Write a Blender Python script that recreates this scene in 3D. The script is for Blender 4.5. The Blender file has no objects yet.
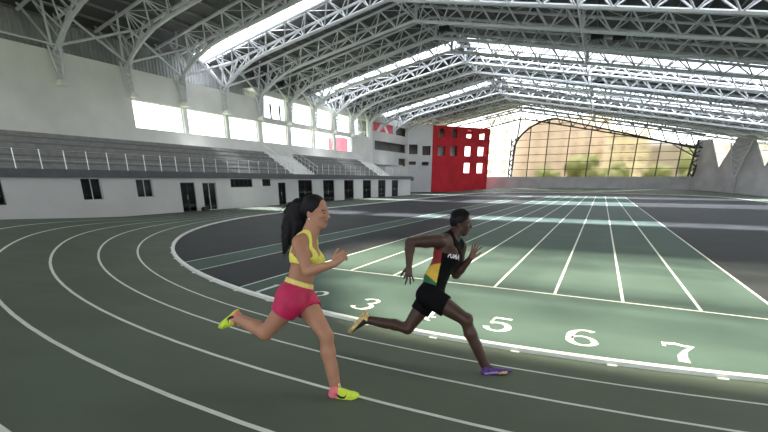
import bpy, bmesh, math, random
import numpy as np
from mathutils import Vector, Matrix
from mathutils.bvhtree import BVHTree
random.seed(7)
C = bpy.context.scene.collection
PI = math.pi

# ------------------------------------------------------------------ camera
H = 2.228
FPX, CY, PIT, YAW, ROLL = 406.0, 304.57, .2979, .4748, .0022
_cp, _sp, _cy, _sy, _cr, _sr = map(float, (math.cos(PIT), math.sin(PIT), math.cos(YAW), math.sin(YAW), math.cos(ROLL), math.sin(ROLL)))
CF = np.array([-_sy*_cp, _cy*_cp, -_sp])
_R = np.array([_cy, _sy, 0.0]); _U = np.cross(_R, CF)
CR = _cr*_R + _sr*_U; CU = -_sr*_R + _cr*_U
CAM = np.array([0, 0, H])
cam = bpy.data.cameras.new('camera'); co = bpy.data.objects.new('camera', cam); C.objects.link(co)
co.matrix_world = Matrix(((CR[0], CU[0], -CF[0], 0), (CR[1], CU[1], -CF[1], 0), (CR[2], CU[2], -CF[2], H), (0, 0, 0, 1)))
cam.sensor_width = 36; cam.lens = 36*FPX/768; cam.shift_y = (CY-216)/768; cam.clip_start = .05; cam.clip_end = 2000
bpy.context.scene.camera = co

# ------------------------------------------------------------------ materials
def mat(name, col, rough=.6, metal=0., noise=0., nscale=8., spec=.5, bump=0., col2=None, nrange=(.35, .65)):
    m = bpy.data.materials.new(name); m.use_nodes = True
    nt = m.node_tree; b = nt.nodes['Principled BSDF']
    b.inputs['Base Color'].default_value = (*col, 1); b.inputs['Roughness'].default_value = rough
    b.inputs['Metallic'].default_value = metal; b.inputs['Specular IOR Level'].default_value = spec
    if noise or col2 or bump:
        tc = nt.nodes.new('ShaderNodeTexCoord'); n = nt.nodes.new('ShaderNodeTexNoise')
        n.inputs['Scale'].default_value = nscale; n.inputs['Detail'].default_value = 5
        nt.links.new(tc.outputs['Object'], n.inputs['Vector'])
        if noise or col2:
            r = nt.nodes.new('ShaderNodeValToRGB')
            r.color_ramp.elements[0].position = nrange[0]; r.color_ramp.elements[1].position = nrange[1]
            a = col2 if col2 else tuple(c*(1-noise) for c in col)
            r.color_ramp.elements[0].color = (*a, 1)
            r.color_ramp.elements[1].color = (*(col if col2 else tuple(min(1, c*(1+noise)) for c in col)), 1)
            nt.links.new(n.outputs['Fac'], r.inputs['Fac']); nt.links.new(r.outputs['Color'], b.inputs['Base Color'])
        if bump:
            bp = nt.nodes.new('ShaderNodeBump'); bp.inputs['Strength'].default_value = bump; bp.inputs['Distance'].default_value = .02
            nt.links.new(n.outputs['Fac'], bp.inputs['Height']); nt.links.new(bp.outputs['Normal'], b.inputs['Normal'])
    return m
def glass(name, tint=(.9, .93, .93), refl=.08):
    m = bpy.data.materials.new(name); m.use_nodes = True; nt = m.node_tree; nt.nodes.clear()
    o = nt.nodes.new('ShaderNodeOutputMaterial'); mx = nt.nodes.new('ShaderNodeMixShader')
    t = nt.nodes.new('ShaderNodeBsdfTransparent'); g = nt.nodes.new('ShaderNodeBsdfGlossy'); lw = nt.nodes.new('ShaderNodeLayerWeight'); lw.inputs['Blend'].default_value = .5
    pw = nt.nodes.new('ShaderNodeMath'); pw.operation = 'POWER'; pw.inputs[1].default_value = 5
    f = nt.nodes.new('ShaderNodeMath'); f.operation = 'MULTIPLY_ADD'; f.inputs[1].default_value = .7; f.inputs[2].default_value = .04
    nt.links.new(lw.outputs['Facing'], pw.inputs[0]); nt.links.new(pw.outputs[0], f.inputs[0])
    t.inputs['Color'].default_value = (*tint, 1); g.inputs['Roughness'].default_value = .03
    nt.links.new(f.outputs[0], mx.inputs[0]); nt.links.new(t.outputs[0], mx.inputs[1]); nt.links.new(g.outputs[0], mx.inputs[2])
    nt.links.new(mx.outputs[0], o.inputs[0]); return m
M = {}
M['track'] = mat('track_green_rubber', (.097, .122, .093), .65, noise=.10, nscale=.9, spec=.25, bump=.02)
M['lane'] = mat('sprint_green_rubber', (.056, .096, .084), .65, noise=.10, nscale=.7, spec=.3)
M['infield'] = mat('infield_dark_rubber', (.022, .024, .029), .6, noise=.2, nscale=.5, spec=.2)
M['line'] = mat('white_line_paint', (.74, .76, .72), .5, noise=.06, nscale=6)
M['kerb'] = mat('white_kerb_paint', (.82, .83, .80), .4, noise=.05, nscale=4)
M['wall'] = mat('white_wall_plaster', (.62, .61, .61), .8, noise=.06, nscale=.35)
M['wallhi'] = mat('pale_grey_wall_plaster', (.80, .79, .77), .8, noise=.1, nscale=.25)
M['conc'] = mat('grey_concrete', (.54, .53, .53), .8, noise=.12, nscale=.5)
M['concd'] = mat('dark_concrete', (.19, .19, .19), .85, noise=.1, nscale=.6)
M['fascia'] = mat('slate_fascia_paint', (.115, .115, .13), .7, noise=.1, nscale=2)
M['bench'] = mat('grey_bench_plastic', (.27, .265, .26), .6, noise=.15, nscale=3)
M['stairw'] = mat('white_stair_paint', (.9, .89, .87), .7, noise=.05, nscale=2)
M['steel'] = mat('white_truss_paint', (.68, .69, .73), .4, noise=.05, nscale=3)
M['dsteel'] = mat('dark_steel_paint', (.05, .05, .055), .5, noise=.1, nscale=3)
M['chrome'] = mat('brushed_steel', (.62, .63, .65), .3, metal=.8, noise=.05, nscale=5)
M['roof'] = mat('roof_sheet_grey', (.11, .11, .107), .7, noise=.12, nscale=.6)
M['siding'] = mat('corrugated_grey_siding', (.40, .41, .43), .6, noise=.08, nscale=1)
M['purlin'] = mat('purlin_grey_paint', (.24, .245, .25), .5, noise=.08, nscale=2)
M['frame'] = mat('dark_window_frame', (.04, .04, .043), .5, noise=.1, nscale=4)
M['alu'] = mat('aluminium_frame', (.55, .55, .56), .4, metal=.3, noise=.05, nscale=4)
M['red'] = mat('red_facade_paint', (.55, .030, .042), .7, noise=.12, nscale=.5, spec=.15)
M['pink'] = mat('pink_red_fabric', (.75, .10, .16), .7, noise=.1, nscale=1)
M['whitefab'] = mat('white_fabric', (.85, .83, .82), .8, noise=.05, nscale=1)
M['glass'] = glass('clear_glass', (.92, .95, .95))
M['roofglass'] = glass('skylight_glass', (.86, .90, .93))
M['nearglass'] = glass('tinted_skylight_sheet', (.56, .545, .42))
M['dglass'] = glass('tinted_glass', (.45, .47, .48))
M['fglass'] = bpy.data.materials.new('hazy_tinted_glass'); M['fglass'].use_nodes = True
_nt = M['fglass'].node_tree; _nt.nodes.clear(); _o = _nt.nodes.new('ShaderNodeOutputMaterial'); _r = _nt.nodes.new('ShaderNodeBsdfRefraction')
_r.inputs['Color'].default_value = (.36, .335, .305, 1); _r.inputs['IOR'].default_value = 1.06; _r.inputs['Roughness'].default_value = .5
_nt.links.new(_r.outputs[0], _o.inputs[0])
M['black'] = mat('matte_black_plastic', (.012, .012, .013), .5, noise=.1, nscale=5)
M['cream'] = mat('cream_render', (.80, .66, .55), .8, noise=.12, nscale=.15)
M['greyb'] = mat('grey_beige_render', (.50, .45, .39), .8, noise=.12, nscale=.15)
M['orange'] = mat('apricot_render', (.95, .78, .52), .8, noise=.15, nscale=.15)
M['whiteb'] = mat('white_render', (.9, .88, .86), .8, noise=.05, nscale=.2)
M['bwin'] = mat('building_window_dark', (.34, .26, .22), .3, noise=.1, nscale=.5)
M['leaf'] = mat('green_foliage', (.22, .24, .09), .8, noise=.4, nscale=1.2)
M['bark'] = mat('brown_bark', (.12, .08, .05), .9, noise=.3, nscale=4)
M['grass'] = mat('outside_ground', (.30, .32, .20), .9, noise=.2, nscale=.1)

# ------------------------------------------------------------------ helpers
def tag(o, label=None, cat=None, group=None, kind=None):
    if label: o['label'] = label
    if cat: o['category'] = cat
    if group: o['group'] = group
    if kind: o['kind'] = kind
    return o
def empty(name, loc):
    o = bpy.data.objects.new(name, None); C.objects.link(o); o.location = loc; o.empty_display_size = .3; return o
def link(name, me, parent=None, loc=(0, 0, 0)):
    o = bpy.data.objects.new(name, me); C.objects.link(o); o.location = loc
    if parent is not None: o.parent = parent
    return o
class MB:
    def __init__(s): s.v = []; s.f = []; s.mi = []
    def quad(s, pts, m=0):
        n = len(s.v); s.v += [tuple(map(float, p)) for p in pts]; s.f.append(tuple(range(n, n+len(pts)))); s.mi.append(m)
    def box(s, a, b, m=0):
        (x0, y0, z0), (x1, y1, z1) = a, b; n = len(s.v)
        s.v += [(x0,y0,z0),(x1,y0,z0),(x1,y1,z0),(x0,y1,z0),(x0,y0,z1),(x1,y0,z1),(x1,y1,z1),(x0,y1,z1)]
        for f in ((0,3,2,1),(4,5,6,7),(0,1,5,4),(1,2,6,5),(2,3,7,6),(3,0,4,7)): s.f.append(tuple(n+i for i in f)); s.mi.append(m)
    def obox(s, o, u, v, w, m=0):
        o, u, v, w = map(lambda q: np.array(q, float), (o, u, v, w)); n = len(s.v)
        P = [o, o+u, o+u+v, o+v, o+w, o+u+w, o+u+v+w, o+v+w]; s.v += [tuple(p) for p in P]
        for f in ((0,3,2,1),(4,5,6,7),(0,1,5,4),(1,2,6,5),(2,3,7,6),(3,0,4,7)): s.f.append(tuple(n+i for i in f)); s.mi.append(m)
    def tube(s, a, b, r, n=6, r2=None, m=0, cap=True):
        a = Vector(a); b = Vector(b); d = (b-a)
        if d.length < 1e-6: return
        d.normalize(); x = d.orthogonal().normalized(); y = d.cross(x); r2 = r if r2 is None else r2; k = len(s.v)
        for c, rr in ((a, r), (b, r2)):
            for i in range(n):
                t = 2*PI*i/n; s.v.append(tuple(c+(x*math.cos(t)+y*math.sin(t))*rr))
        for i in range(n):
            j = (i+1) % n; s.f.append((k+i, k+j, k+n+j, k+n+i)); s.mi.append(m)
        if cap:
            s.f.append(tuple(k+n-1-i for i in range(n))); s.mi.append(m)
            s.f.append(tuple(k+n+i for i in range(n))); s.mi.append(m)
    def path(s, pts, r, n=6, r2=None, m=0):
        r2 = r if r2 is None else r2; N = len(pts)-1
        pts = [Vector(p) for p in pts]; k = len(s.v); x = None
        for i, p in enumerate(pts):
            d = (pts[min(i+1, N)]-pts[max(i-1, 0)]).normalized()
            x = d.orthogonal().normalized() if x is None else (x-d*x.dot(d)).normalized()
            y = d.cross(x); rr = r+(r2-r)*i/N
            for j in range(n):
                t = 2*PI*j/n; s.v.append(tuple(p+(x*math.cos(t)+y*math.sin(t))*rr))
        for i in range(N):
            for j in range(n):
                q = (j+1) % n; s.f.append((k+i*n+j, k+i*n+q, k+(i+1)*n+q, k+(i+1)*n+j)); s.mi.append(m)
        s.f.append(tuple(k+n-1-i for i in range(n))); s.mi.append(m)
        s.f.append(tuple(k+N*n+i for i in range(n))); s.mi.append(m)
    def panel(s, o, u, v, th, U, V, holes=(), m=0):
        """slab spanned by unit vectors u, v with rectangular holes (u0,u1,v0,v1), thickness th along u x v"""
        o, u, v = (np.array(q, float) for q in (o, u, v)); w = np.cross(u, v); w /= np.linalg.norm(w); w = w*th
        us = sorted({U[0], U[1], *[min(max(h[i], U[0]), U[1]) for h in holes for i in (0, 1)]})
        vs = sorted({V[0], V[1], *[min(max(h[i], V[0]), V[1]) for h in holes for i in (2, 3)]})
        def hole(i, j):
            if i < 0 or j < 0 or i >= len(us)-1 or j >= len(vs)-1: return True
            a = (us[i]+us[i+1])/2; b = (vs[j]+vs[j+1])/2
            return any(h[0] < a < h[1] and h[2] < b < h[3] for h in holes)
        P = lambda a, b, c=0: o+u*a+v*b+w*c
        for i in range(len(us)-1):
            for j in range(len(vs)-1):
                if hole(i, j): continue
                a, b, c, d = us[i], us[i+1], vs[j], vs[j+1]
                s.quad([P(a,c,1), P(b,c,1), P(b,d,1), P(a,d,1)], m); s.quad([P(a,c), P(a,d), P(b,d), P(b,c)], m)
                if hole(i-1, j): s.quad([P(a,c), P(a,c,1), P(a,d,1), P(a,d)], m)
                if hole(i+1, j): s.quad([P(b,c), P(b,d), P(b,d,1), P(b,c,1)], m)
                if hole(i, j-1): s.quad([P(a,c), P(b,c), P(b,c,1), P(a,c,1)], m)
                if hole(i, j+1): s.quad([P(a,d), P(a,d,1), P(b,d,1), P(b,d)], m)
    def build(s, name, mats, parent=None, loc=(0, 0, 0), smooth=False):
        me = bpy.data.meshes.new(name)
        me.from_pydata([(x-loc[0], y-loc[1], z-loc[2]) for x, y, z in s.v] if any(loc) and parent is None else s.v, [], s.f)
        for m in (mats if isinstance(mats, (list, tuple)) else [mats]): me.materials.append(m)
        me.polygons.foreach_set('material_index', s.mi)
        if smooth: me.polygons.foreach_set('use_smooth', [True]*len(s.f))
        me.update()
        return link(name, me, parent, loc if parent is None else (0, 0, 0))
def struct(o): o['kind'] = 'structure'; return o
def copy_thing(r, loc):
    c = r.copy(); C.objects.link(c); c.location = loc
    for ch in list(r.children):
        d = ch.copy(); C.objects.link(d); d.parent = c
        for g in list(ch.children):
            e = g.copy(); C.objects.link(e); e.parent = d
    return c

# ------------------------------------------------------------------ world, sun
w = bpy.data.worlds.new('sky'); bpy.context.scene.world = w; w.use_nodes = True
bg = w.node_tree.nodes['Background']; bg.inputs[0].default_value = (.93, .965, 1.0, 1); bg.inputs[1].default_value = 4.5
sl = bpy.data.lights.new('sun', 'SUN'); sl.energy = 22; sl.angle = math.radians(5); sl.color = (1.0, .98, .95)
so = bpy.data.objects.new('sun', sl); C.objects.link(so)
so.rotation_euler = Vector((.10, -.33, -1)).to_track_quat('-Z', 'Y').to_euler()

# ------------------------------------------------------------------ track geometry
XC, YC, R0, DR, B0, S0, LT = -1.952, 23.01, 17.686, .899, .180, 2.943, 14.482
YC2 = 68.0; BF = .13
def ss(t): t = min(max(t, 0), 1); return t*t*(3-2*t)
def bend_slope(phi, b):
    t = min(phi, PI-phi)*R0; return b*ss((t-S0)/LT)
def bank(x, y):
    if y < YC: r = math.hypot(x-XC, y-YC)-R0; sl_ = bend_slope(math.atan2(YC-y, XC-x), B0)
    elif y > YC2: r = math.hypot(x-XC, y-YC2)-R0; sl_ = bend_slope(math.atan2(y-YC2, XC-x), BF)
    else: return 0.
    return sl_*min(max(r, 0), 5.6)
LOOP = []                                           # (base point, outward normal, slope)
for i in range(31): LOOP.append(((XC, YC2-(YC2-YC)*i/31), (-1, 0), 0))
for i in range(97):
    p = PI*i/96; LOOP.append(((XC, YC), (-math.cos(p), -math.sin(p)), bend_slope(p, B0)))
for i in range(1, 32): LOOP.append(((XC, YC+(YC2-YC)*i/32), (1, 0), 0))
for i in range(97):
    p = PI*(1-i/96); LOOP.append(((XC, YC2), (-math.cos(p), math.sin(p)), bend_slope(p, BF)))
def lp(k, r, dz=0.):
    (cx, cy), (nx, ny), sl_ = LOOP[k % len(LOOP)]
    return (cx+nx*(R0+r), cy+ny*(R0+r), sl_*min(max(r, 0), 5.6)+dz)
fl = MB()
ZT = .004
# infield and surrounding slab
fl.quad([(-36, -16, 0), (40, -16, 0), (40, 93, 0), (-36, 93, 0)], 2)
# green surround of the bank foot
# sprint straight and runway, cut short of the kerb by their own outlines
def kerb_y(x): return YC-math.sqrt(max(R0**2-(x-XC)**2, 0))
def strip(x0, x1, y1, m, z, n=24):
    for i in range(n):
        a = x0+(x1-x0)*i/n; b = x0+(x1-x0)*(i+1)/n
        fl.quad([(a, kerb_y(a), z), (b, kerb_y(b), z), (b, y1, z), (a, y1, z)], m)
strip(-6.657, 3.10, 70.5, 1, .003)
strip(-10.13, -8.9, 66, 1, .003, 4)
hw = .028
def ln(x0, y0, x1, y1, z=.006):
    d = np.array([x1-x0, y1-y0]); d /= np.linalg.norm(d); n = np.array([-d[1], d[0]])*hw
    fl.quad([(x0-n[0], y0-n[1], z), (x1-n[0], y1-n[1], z), (x1+n[0], y1+n[1], z), (x0+n[0], y0+n[1], z)], 3)
for k in range(1, 10):
    x = -7.877+1.22*k
    ln(x, kerb_y(x) if k in (1, 9) else 8.683, x, 68.7)
ln(-6.657, 8.683, 3.12, 8.683); ln(-6.657, 68.7, 3.12, 68.7); ln(-6.657, 70.2, 3.12, 70.2)
for x in (-10.13, -8.9): ln(x, kerb_y(x), x, 66)
# banked oval track
N = len(LOOP); rs = [0, .9, 1.8, 2.7, 3.6, 4.5, 5.6, 6.6]
for k in range(N):
    for a, b in zip(rs[:-1], rs[1:]):
        fl.quad([lp(k, a, ZT), lp(k, b, ZT), lp(k+1, b, ZT), lp(k+1, a, ZT)], 0)
    p, q = lp(k, 6.6, ZT), lp(k+1, 6.6, ZT); fl.quad([p, (p[0], p[1], -.01), (q[0], q[1], -.01), q], 4)
    for j in range(0, 6):
        r = j*DR+(.0 if j == 0 else .05)
        h2 = .05 if j == 0 else .025
        fl.quad([lp(k, r-h2, ZT+.004), lp(k, r+h2, ZT+.004), lp(k+1, r+h2, ZT+.004), lp(k+1, r-h2, ZT+.004)], 3)
floor = struct(fl.build('floor', [M['track'], M['lane'], M['infield'], M['line'], M['concd']]))
# painted lane numbers
def text_mesh(s, size, bold=0., extr=0.):
    cu = bpy.data.curves.new('lettering', 'FONT'); cu.body = s; cu.size = size; cu.offset = bold; cu.extrude = extr
    cu.align_x = 'CENTER'; cu.align_y = 'CENTER'
    o = bpy.data.objects.new('lettering', cu); C.objects.link(o)
    bpy.context.view_layer.update()
    me = bpy.data.meshes.new_from_object(o.evaluated_get(bpy.context.evaluated_depsgraph_get()))
    bpy.data.objects.remove(o); return me
def arc(cx, cy, rx, ry, a0, a1, n=14): return [(cx+rx*math.cos(math.radians(a0+(a1-a0)*i/n)), cy+ry*math.sin(math.radians(a0+(a1-a0)*i/n))) for i in range(n+1)]
DIG = {                                              # strokes of the painted digits: centre line points and the widths along them (unit height)
 1: [([(-.12, .40), (0, .47)], (.05, .07)), ([(0, .5), (0, -.5)], (.13, .13)), ([(-.16, -.475), (.16, -.475)], (.05, .05))],
 2: [(arc(0, .24, .20, .22, 190, -40)+[(-.20, -.42)], (.15, .06, .13, .11, .05)), ([(-.24, -.44), (.24, -.44)], (.12, .12)), ([(.24, -.46), (.25, -.28)], (.05, .05))],
 3: [(arc(-.02, .25, .19, .20, 165, -80), (.14, .06, .11, .10, .05)), (arc(-.02, -.22, .23, .25, 85, -165), (.05, .12, .14, .06, .14))],
 4: [([(.08, .5), (-.26, -.20)], (.06, .06)), ([(-.28, -.20), (.26, -.20)], (.08, .08)), ([(.08, .5), (.08, -.5)], (.13, .13)), ([(-.06, -.475), (.22, -.475)], (.05, .05))],
 5: [([(-.17, .44), (.20, .44)], (.11, .11)), ([(-.17, .46), (-.19, .04)], (.05, .05)), (arc(-.01, -.17, .23, .28, 140, -165), (.05, .12, .15, .07, .14))],
 6: [(arc(.05, .0, .28, .46, 60, 180)+arc(0, -.2, .23, .26, 180, 360), (.13, .06, .15, .14, .07, .13)), (arc(0, -.2, .21, .25, 0, 165), (.13, .07, .06))],
 7: [([(-.24, .42), (-.05, .46), (.08, .40), (.24, .44)], (.11, .13, .11, .05)), ([(.24, .45), (.06, .12), (-.02, -.18), (-.03, -.48)], (.04, .08, .15, .18)), ([(-.25, .48), (-.25, .24)], (.06, .06))]}
def digit_mesh(d):
    q = MB()
    for pts, ws in DIG[d]:
        P = [np.array(p, float) for p in pts]; n = len(P); L = []
        for i, p in enumerate(P):
            t = P[min(i+1, n-1)]-P[max(i-1, 0)]; t = t/np.linalg.norm(t); f = i/(n-1)*(len(ws)-1); j = min(int(f), len(ws)-2)
            w_half = (ws[j]+(ws[j+1]-ws[j])*(f-j))/2; nn = np.array([-t[1], t[0]])*w_half; L.append((p-nn, p+nn))
        for (a, b), (c, e) in zip(L[:-1], L[1:]): q.quad([(*a, 0), (*c, 0), (*e, 0), (*b, 0)])
    return q
for i in range(1, 8):
    q = digit_mesh(i); q.v = [(x*.74, y*.72, 0.) for x, y, z in q.v]
    o = q.build('lane_number', M['line'], floor); o.location = (-6.657+1.22*(i-.5), 6.33, .008); o['label'] = 'white number %d painted on the green lane' % i
# raised inner kerb rail
kb = MB()
def kpt(k, r, z): x, y, zz = lp(k, r); return (x, y, z)
for k in range(N):
    if not (0 <= k): continue
    a = [kpt(k, -.06, .012), kpt(k, .035, .012), kpt(k, .035, .065), kpt(k, -.06, .065)]
    b = [kpt(k+1, -.06, .012), kpt(k+1, .035, .012), kpt(k+1, .035, .065), kpt(k+1, -.06, .065)]
    for i in range(4):
        j = (i+1) % 4; kb.quad([a[i], b[i], b[j], a[j]])
kr = tag(empty('track_kerb', (XC, YC-R0, 0)), 'white raised kerb rail along the inner edge of the curved running track', 'kerb')
for_kerb = MB(); for_kerb.v = [(x-XC, y-YC+R0, z) for x, y, z in kb.v]; for_kerb.f = kb.f; for_kerb.mi = kb.mi
for_kerb.build('rail', M['kerb'], kr)
for k in range(33, 127, 2):
    b = MB(); p = np.array(kpt(k, .09, 0)); q = np.array(kpt(k, -.07, 0)); t = np.array(kpt(k+1, 0, 0))-np.array(kpt(k, 0, 0)); t = t/np.linalg.norm(t)*.11
    off = np.array([XC, YC-R0, 0]); b.obox(q-off+[0, 0, .009], p-q, t, (0, 0, .016)); b.build('foot_bracket', M['kerb'], kr)

# ------------------------------------------------------------------ stand front wall (x = -26.3)
XS = -26.3
opens = [('w', 8.6, 9.93, .99, 2.3), ('w', 13.5, 14.6, 1.05, 2.3), ('w', 16.7, 17.8, 1.1, 2.26), ('d', 19.85, 21.05, .0, 2.02), ('d', 21.7, 22.95, .0, 2.02),
         ('s', 24.4, 26.8, 1.63, 2.28), ('s', 27.95, 29.0, 1.68, 2.28), ('d', 29.95, 31.0, .0, 1.98), ('d', 32.85, 35.1, .0, 2.2), ('d', 37, 39.1, .0, 2.2),
         ('d', 41.1, 43.2, .0, 2.2), ('d', 45.4, 47.5, .0, 2.2), ('d', 49.4, 51.6, .0, 2.2), ('d', 53.5, 55.6, .0, 2.2)]
wl = MB(); wl.panel((XS, 0, 0), (0, 1, 0), (0, 0, 1), -.22, (-4, 59.8), (0, 2.32), [(a, b, c, d) for _, a, b, c, d in opens])
wl.panel((XS-7.2, 59.8, 0), (1, 0, 0), (0, 0, 1), -.22, (0, 7.2), (0, 2.32))
struct(wl.build('wall_left', M['wall']))
wn = dn = 0
for kind, a, b, c, d in opens:
    if kind == 'd': dn += 1; nm = 'door_%d' % dn
    else: wn += 1; nm = 'window_%d' % wn
    t = .05; m = MB(); x0, x1 = XS-.16, XS-.08
    m.box((x0, a, c), (x1, a+t, d)); m.box((x0, b-t, c), (x1, b, d)); m.box((x0, a+t, d-t), (x1, b-t, d)); m.box((x0, a+t, c), (x1, b-t, c+t))
    mid = (a+b)/2
    if kind != 's': m.box((x0, mid-.02, c+t), (x1, mid+.02, d-t))
    else:
        for q in range(1, 5): y = a+(b-a)*q/5; m.box((x0, y-.02, c+t), (x1, y+.02, d-t))
    if kind == 'd' and b-a > 1.5: m.box((x0, a+t, 1.0), (x1, b-t, 1.06))
    fr = struct(m.build(nm, M['alu'] if nm in ('window_2', 'window_3', 'door_2') else M['frame']))
    p = MB(); p.box((XS-.125, a+t, c+t), (XS-.117, b-t, d-t)); p.build('glass_pane', M['dglass'], fr)
    if kind == 'd':
        p = MB(); p.tube((XS-.07, mid-.06, .85), (XS-.07, mid-.06, 1.15), .015); p.build('door_handle', M['chrome'], fr)
# fascia slab
f = MB(); f.box((-26.75, -4, 2.321), (-26.12, 60.2, 2.74)); struct(f.build('trim_1', M['fascia']))
# dark hall behind the stand front
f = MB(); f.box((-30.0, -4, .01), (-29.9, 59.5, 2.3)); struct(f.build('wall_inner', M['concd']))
# ------------------------------------------------------------------ grandstands
NR = 6; DX = .60; DZ = .365; X0S = -26.76; Z0S = 2.4
def grandstand(y0, y1, label):
    loc = (X0S, (y0+y1)/2, 2.32); t = tag(empty('grandstand', loc), label, 'grandstand', None)
    b = MB()
    for i in range(NR): b.box((-DX*(i+1), y0-loc[1], .0), (-DX*i, y1-loc[1], .09+DZ*(i+1)))
    b.build('stepped_base', M['concd'], t)
    for i in range(NR):
        s = MB(); z = .09+DZ*(i+1)
        s.box((-DX*i-.42, y0-loc[1]+.05, z+.001), (-DX*i-.06, y1-loc[1]-.05, z+.06))
        n = max(2, int((y1-y0)/2.4))
        s.box((-DX*i-.44, y0-loc[1]+.05, z+.06), (-DX*i-.40, y1-loc[1]-.05, z+.27))
        s.build('bench_row', M['bench'], t)
    return t
grandstand(-4, 32.75, 'long grey stand of bench rows left of the white stairs, nearest the camera')
grandstand(37.0, 50.8, 'shorter grey stand of bench rows between the two white stairs')
def stairs(y0, y1, label):
    loc = (X0S, (y0+y1)/2, 2.32); t = tag(empty('staircase', loc), label, 'stairs', None); n = 12; h = (y1-y0)/2
    for i in range(n):
        s = MB(); s.box((-DX*NR*(i+1)/n, -h, 0), (-DX*NR*i/n, h, .09+DZ*NR*(i+1)/n)); s.build('step', M['stairw'], t)
    for sgn in (-1, 1):
        r = MB(); y = sgn*(h-.08); za = .09+.2; zb = .09+DZ*NR
        for q in (.45, .9): r.tube((0, y, za+q), (-DX*NR, y, zb+q), .022)
        for i in range(7): x = -DX*NR*(i+.25)/7; zz = .09+DZ*NR*(math.floor((i+.25)/7*n)+1)/n; r.tube((x, y, zz), (x, y, za+(zb-za)*(i+.25)/7+.9), .02)
        r.build('handrail', M['chrome'], t)
stairs(32.8, 36.95, 'bright white stairs between the two grey stands')
stairs(50.85, 54.9, 'white stairs at the far end of the grey stands')
# walkway behind the stand
f = MB(); f.box((-34.0, -4, 4.45), (X0S-DX*NR, 66, 4.6)); struct(f.build('trim_2', M['conc']))
# front railing
def railing(y0, y1, n, label):
    t = tag(empty('front_railing', (-26.45, y0, 2.74)), label, 'railing', None)
    for i in range(n):
        y = (y1-y0)*i/(n-1); p = MB(); p.tube((0, y, 0), (0, y, 1.0), .025); p.build('post', M['chrome'], t)
    for z in (.45, .97):
        p = MB(); p.tube((0, 0, z), (0, y1-y0, z), .008 if z < .9 else .011); p.build('rail', M['chrome'], t)
railing(-1.8, 32.4, 31, 'long steel railing along the front of the nearest grey stand')
railing(37.2, 59.6, 21, 'steel railing along the stand front beyond the bright white stairs')

# ------------------------------------------------------------------ upper left wall (x=-34)
XW = -34.0
low = [(22.4, 27.0), (27.42, 31.78), (32.2, 36.2), (36.85, 41.05), (41.7, 46.05), (46.5, 50.75), (51.3, 55.55)]
upp = [(36.95, 41.05), (41.8, 46.05), (46.7, 50.5), (51.4, 55.2), (56.2, 60.6)]
holes = [(a, b, 6.2, 8.3) for a, b in low]+[(a, b, 8.78, 11.05) for a, b in upp]
wl = MB(); wl.panel((XW, 0, 0), (0, 1, 0), (0, 0, 1), -.35, (-16, 62), (0, 10.5), [h for h in holes])
wl.panel((XW, 0, 0), (0, 1, 0), (0, 0, 1), -.35, (36.5, 62), (10.5, 11.6), holes)
wl.box((-36.2, -16, 10.35), (XW-.35, 36.5, 10.5)); wl.box((-36.2, 36.5, 10.35), (-35.9, 39.2, 10.5)); wl.box((-36.2, 36.5, 11.6), (XW-.35, 61.9, 11.7))
struct(wl.build('wall_left_upper', M['wallhi']))
for i, (a, b, c, d) in enumerate(holes):
    wn += 1; t = .05; m = MB(); x0, x1 = XW-.3, XW-.22
    m.box((x0, a, c), (x1, a+t, d)); m.box((x0, b-t, c), (x1, b, d)); m.box((x0, a+t, d-t), (x1, b-t, d)); m.box((x0, a+t, c), (x1, b-t, c+t))
    fr = struct(m.build('window_%d' % wn, M['alu'])); p = MB(); p.box((XW-.265, a+t, c+t), (XW-.257, b-t, d-t)); p.build('glass_pane', M['glass'], fr)
# corrugated clerestory siding behind the columns
sd = MB(); y = -16.
while y < 92:
    zs = 10.5 if y < 39.2 else 11.7
    sd.quad([(-36, y, zs), (-36, y+.12, zs), (-36, y+.12, 13.3), (-36, y, 13.3)]); sd.quad([(-36, y+.12, zs), (-35.93, y+.16, zs), (-35.93, y+.16, 13.3), (-36, y+.12, 13.3)])
    sd.quad([(-35.93, y+.16, zs), (-35.93, y+.28, zs), (-35.93, y+.28, 13.3), (-35.93, y+.16, 13.3)]); sd.quad([(-35.93, y+.28, zs), (-36, y+.32, zs), (-36, y+.32, 13.3), (-35.93, y+.28, 13.3)])
    y += .32
struct(sd.build('trim_3', M['siding']))

# ------------------------------------------------------------------ roof
XR, ZR = -15.8, 16.9; XL_, ZL = -36.4, 12.85; XE, ZE = 27.0, 7.95
ul = np.array([XL_-XR, 0, ZL-ZR]); LL = np.linalg.norm(ul); ul /= LL
ur = np.array([XE-XR, 0, ZE-ZR]); LR = np.linalg.norm(ur); ur /= LR
SKY = [(-8.5, -6.1), (-1.5, 2.0), (29.5, 31.9), (48.5, 51.3), (67.5, 70.3)]  # second opening is unseen, added to brighten the near left wall
SKYR = [(-8.5, -6.1), None, (29.5, 31.9), (48.2, 55.2), (65.8, 72.2)]
def roofz(x): return ZR+(ZL-ZR)*(x-XR)/(XL_-XR) if x < XR else ZR+(ZE-ZR)*(x-XR)/(XE-XR)
cl = MB()
cl.panel((XR, 0, ZR), ul, (0, 1, 0), -.12, (0, LL), (-16, 92.5), [(.6, LL-.9, a, b) for a, b in SKY])
near_u = ((-9-XR)/ur[0], (23-XR)/ur[0])
cl.panel((XR, 0, ZR), (0, 1, 0), ur, -.12, (-16, 92.5), (0, LR), [(q[0], q[1], .6, LR-1.2) for q in SKYR if q]+[(10, 19, *near_u)])
cl.quad([(-9.05, 9.95, roofz(-9)+.02), (-4.2, 9.95, roofz(-4.2)+.02), (-9.05, 15, roofz(-9)+.02)])  # unseen roof corner, added to slant the sun patch's left edge
ceil = struct(cl.build('ceiling', M['roof']))
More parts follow.
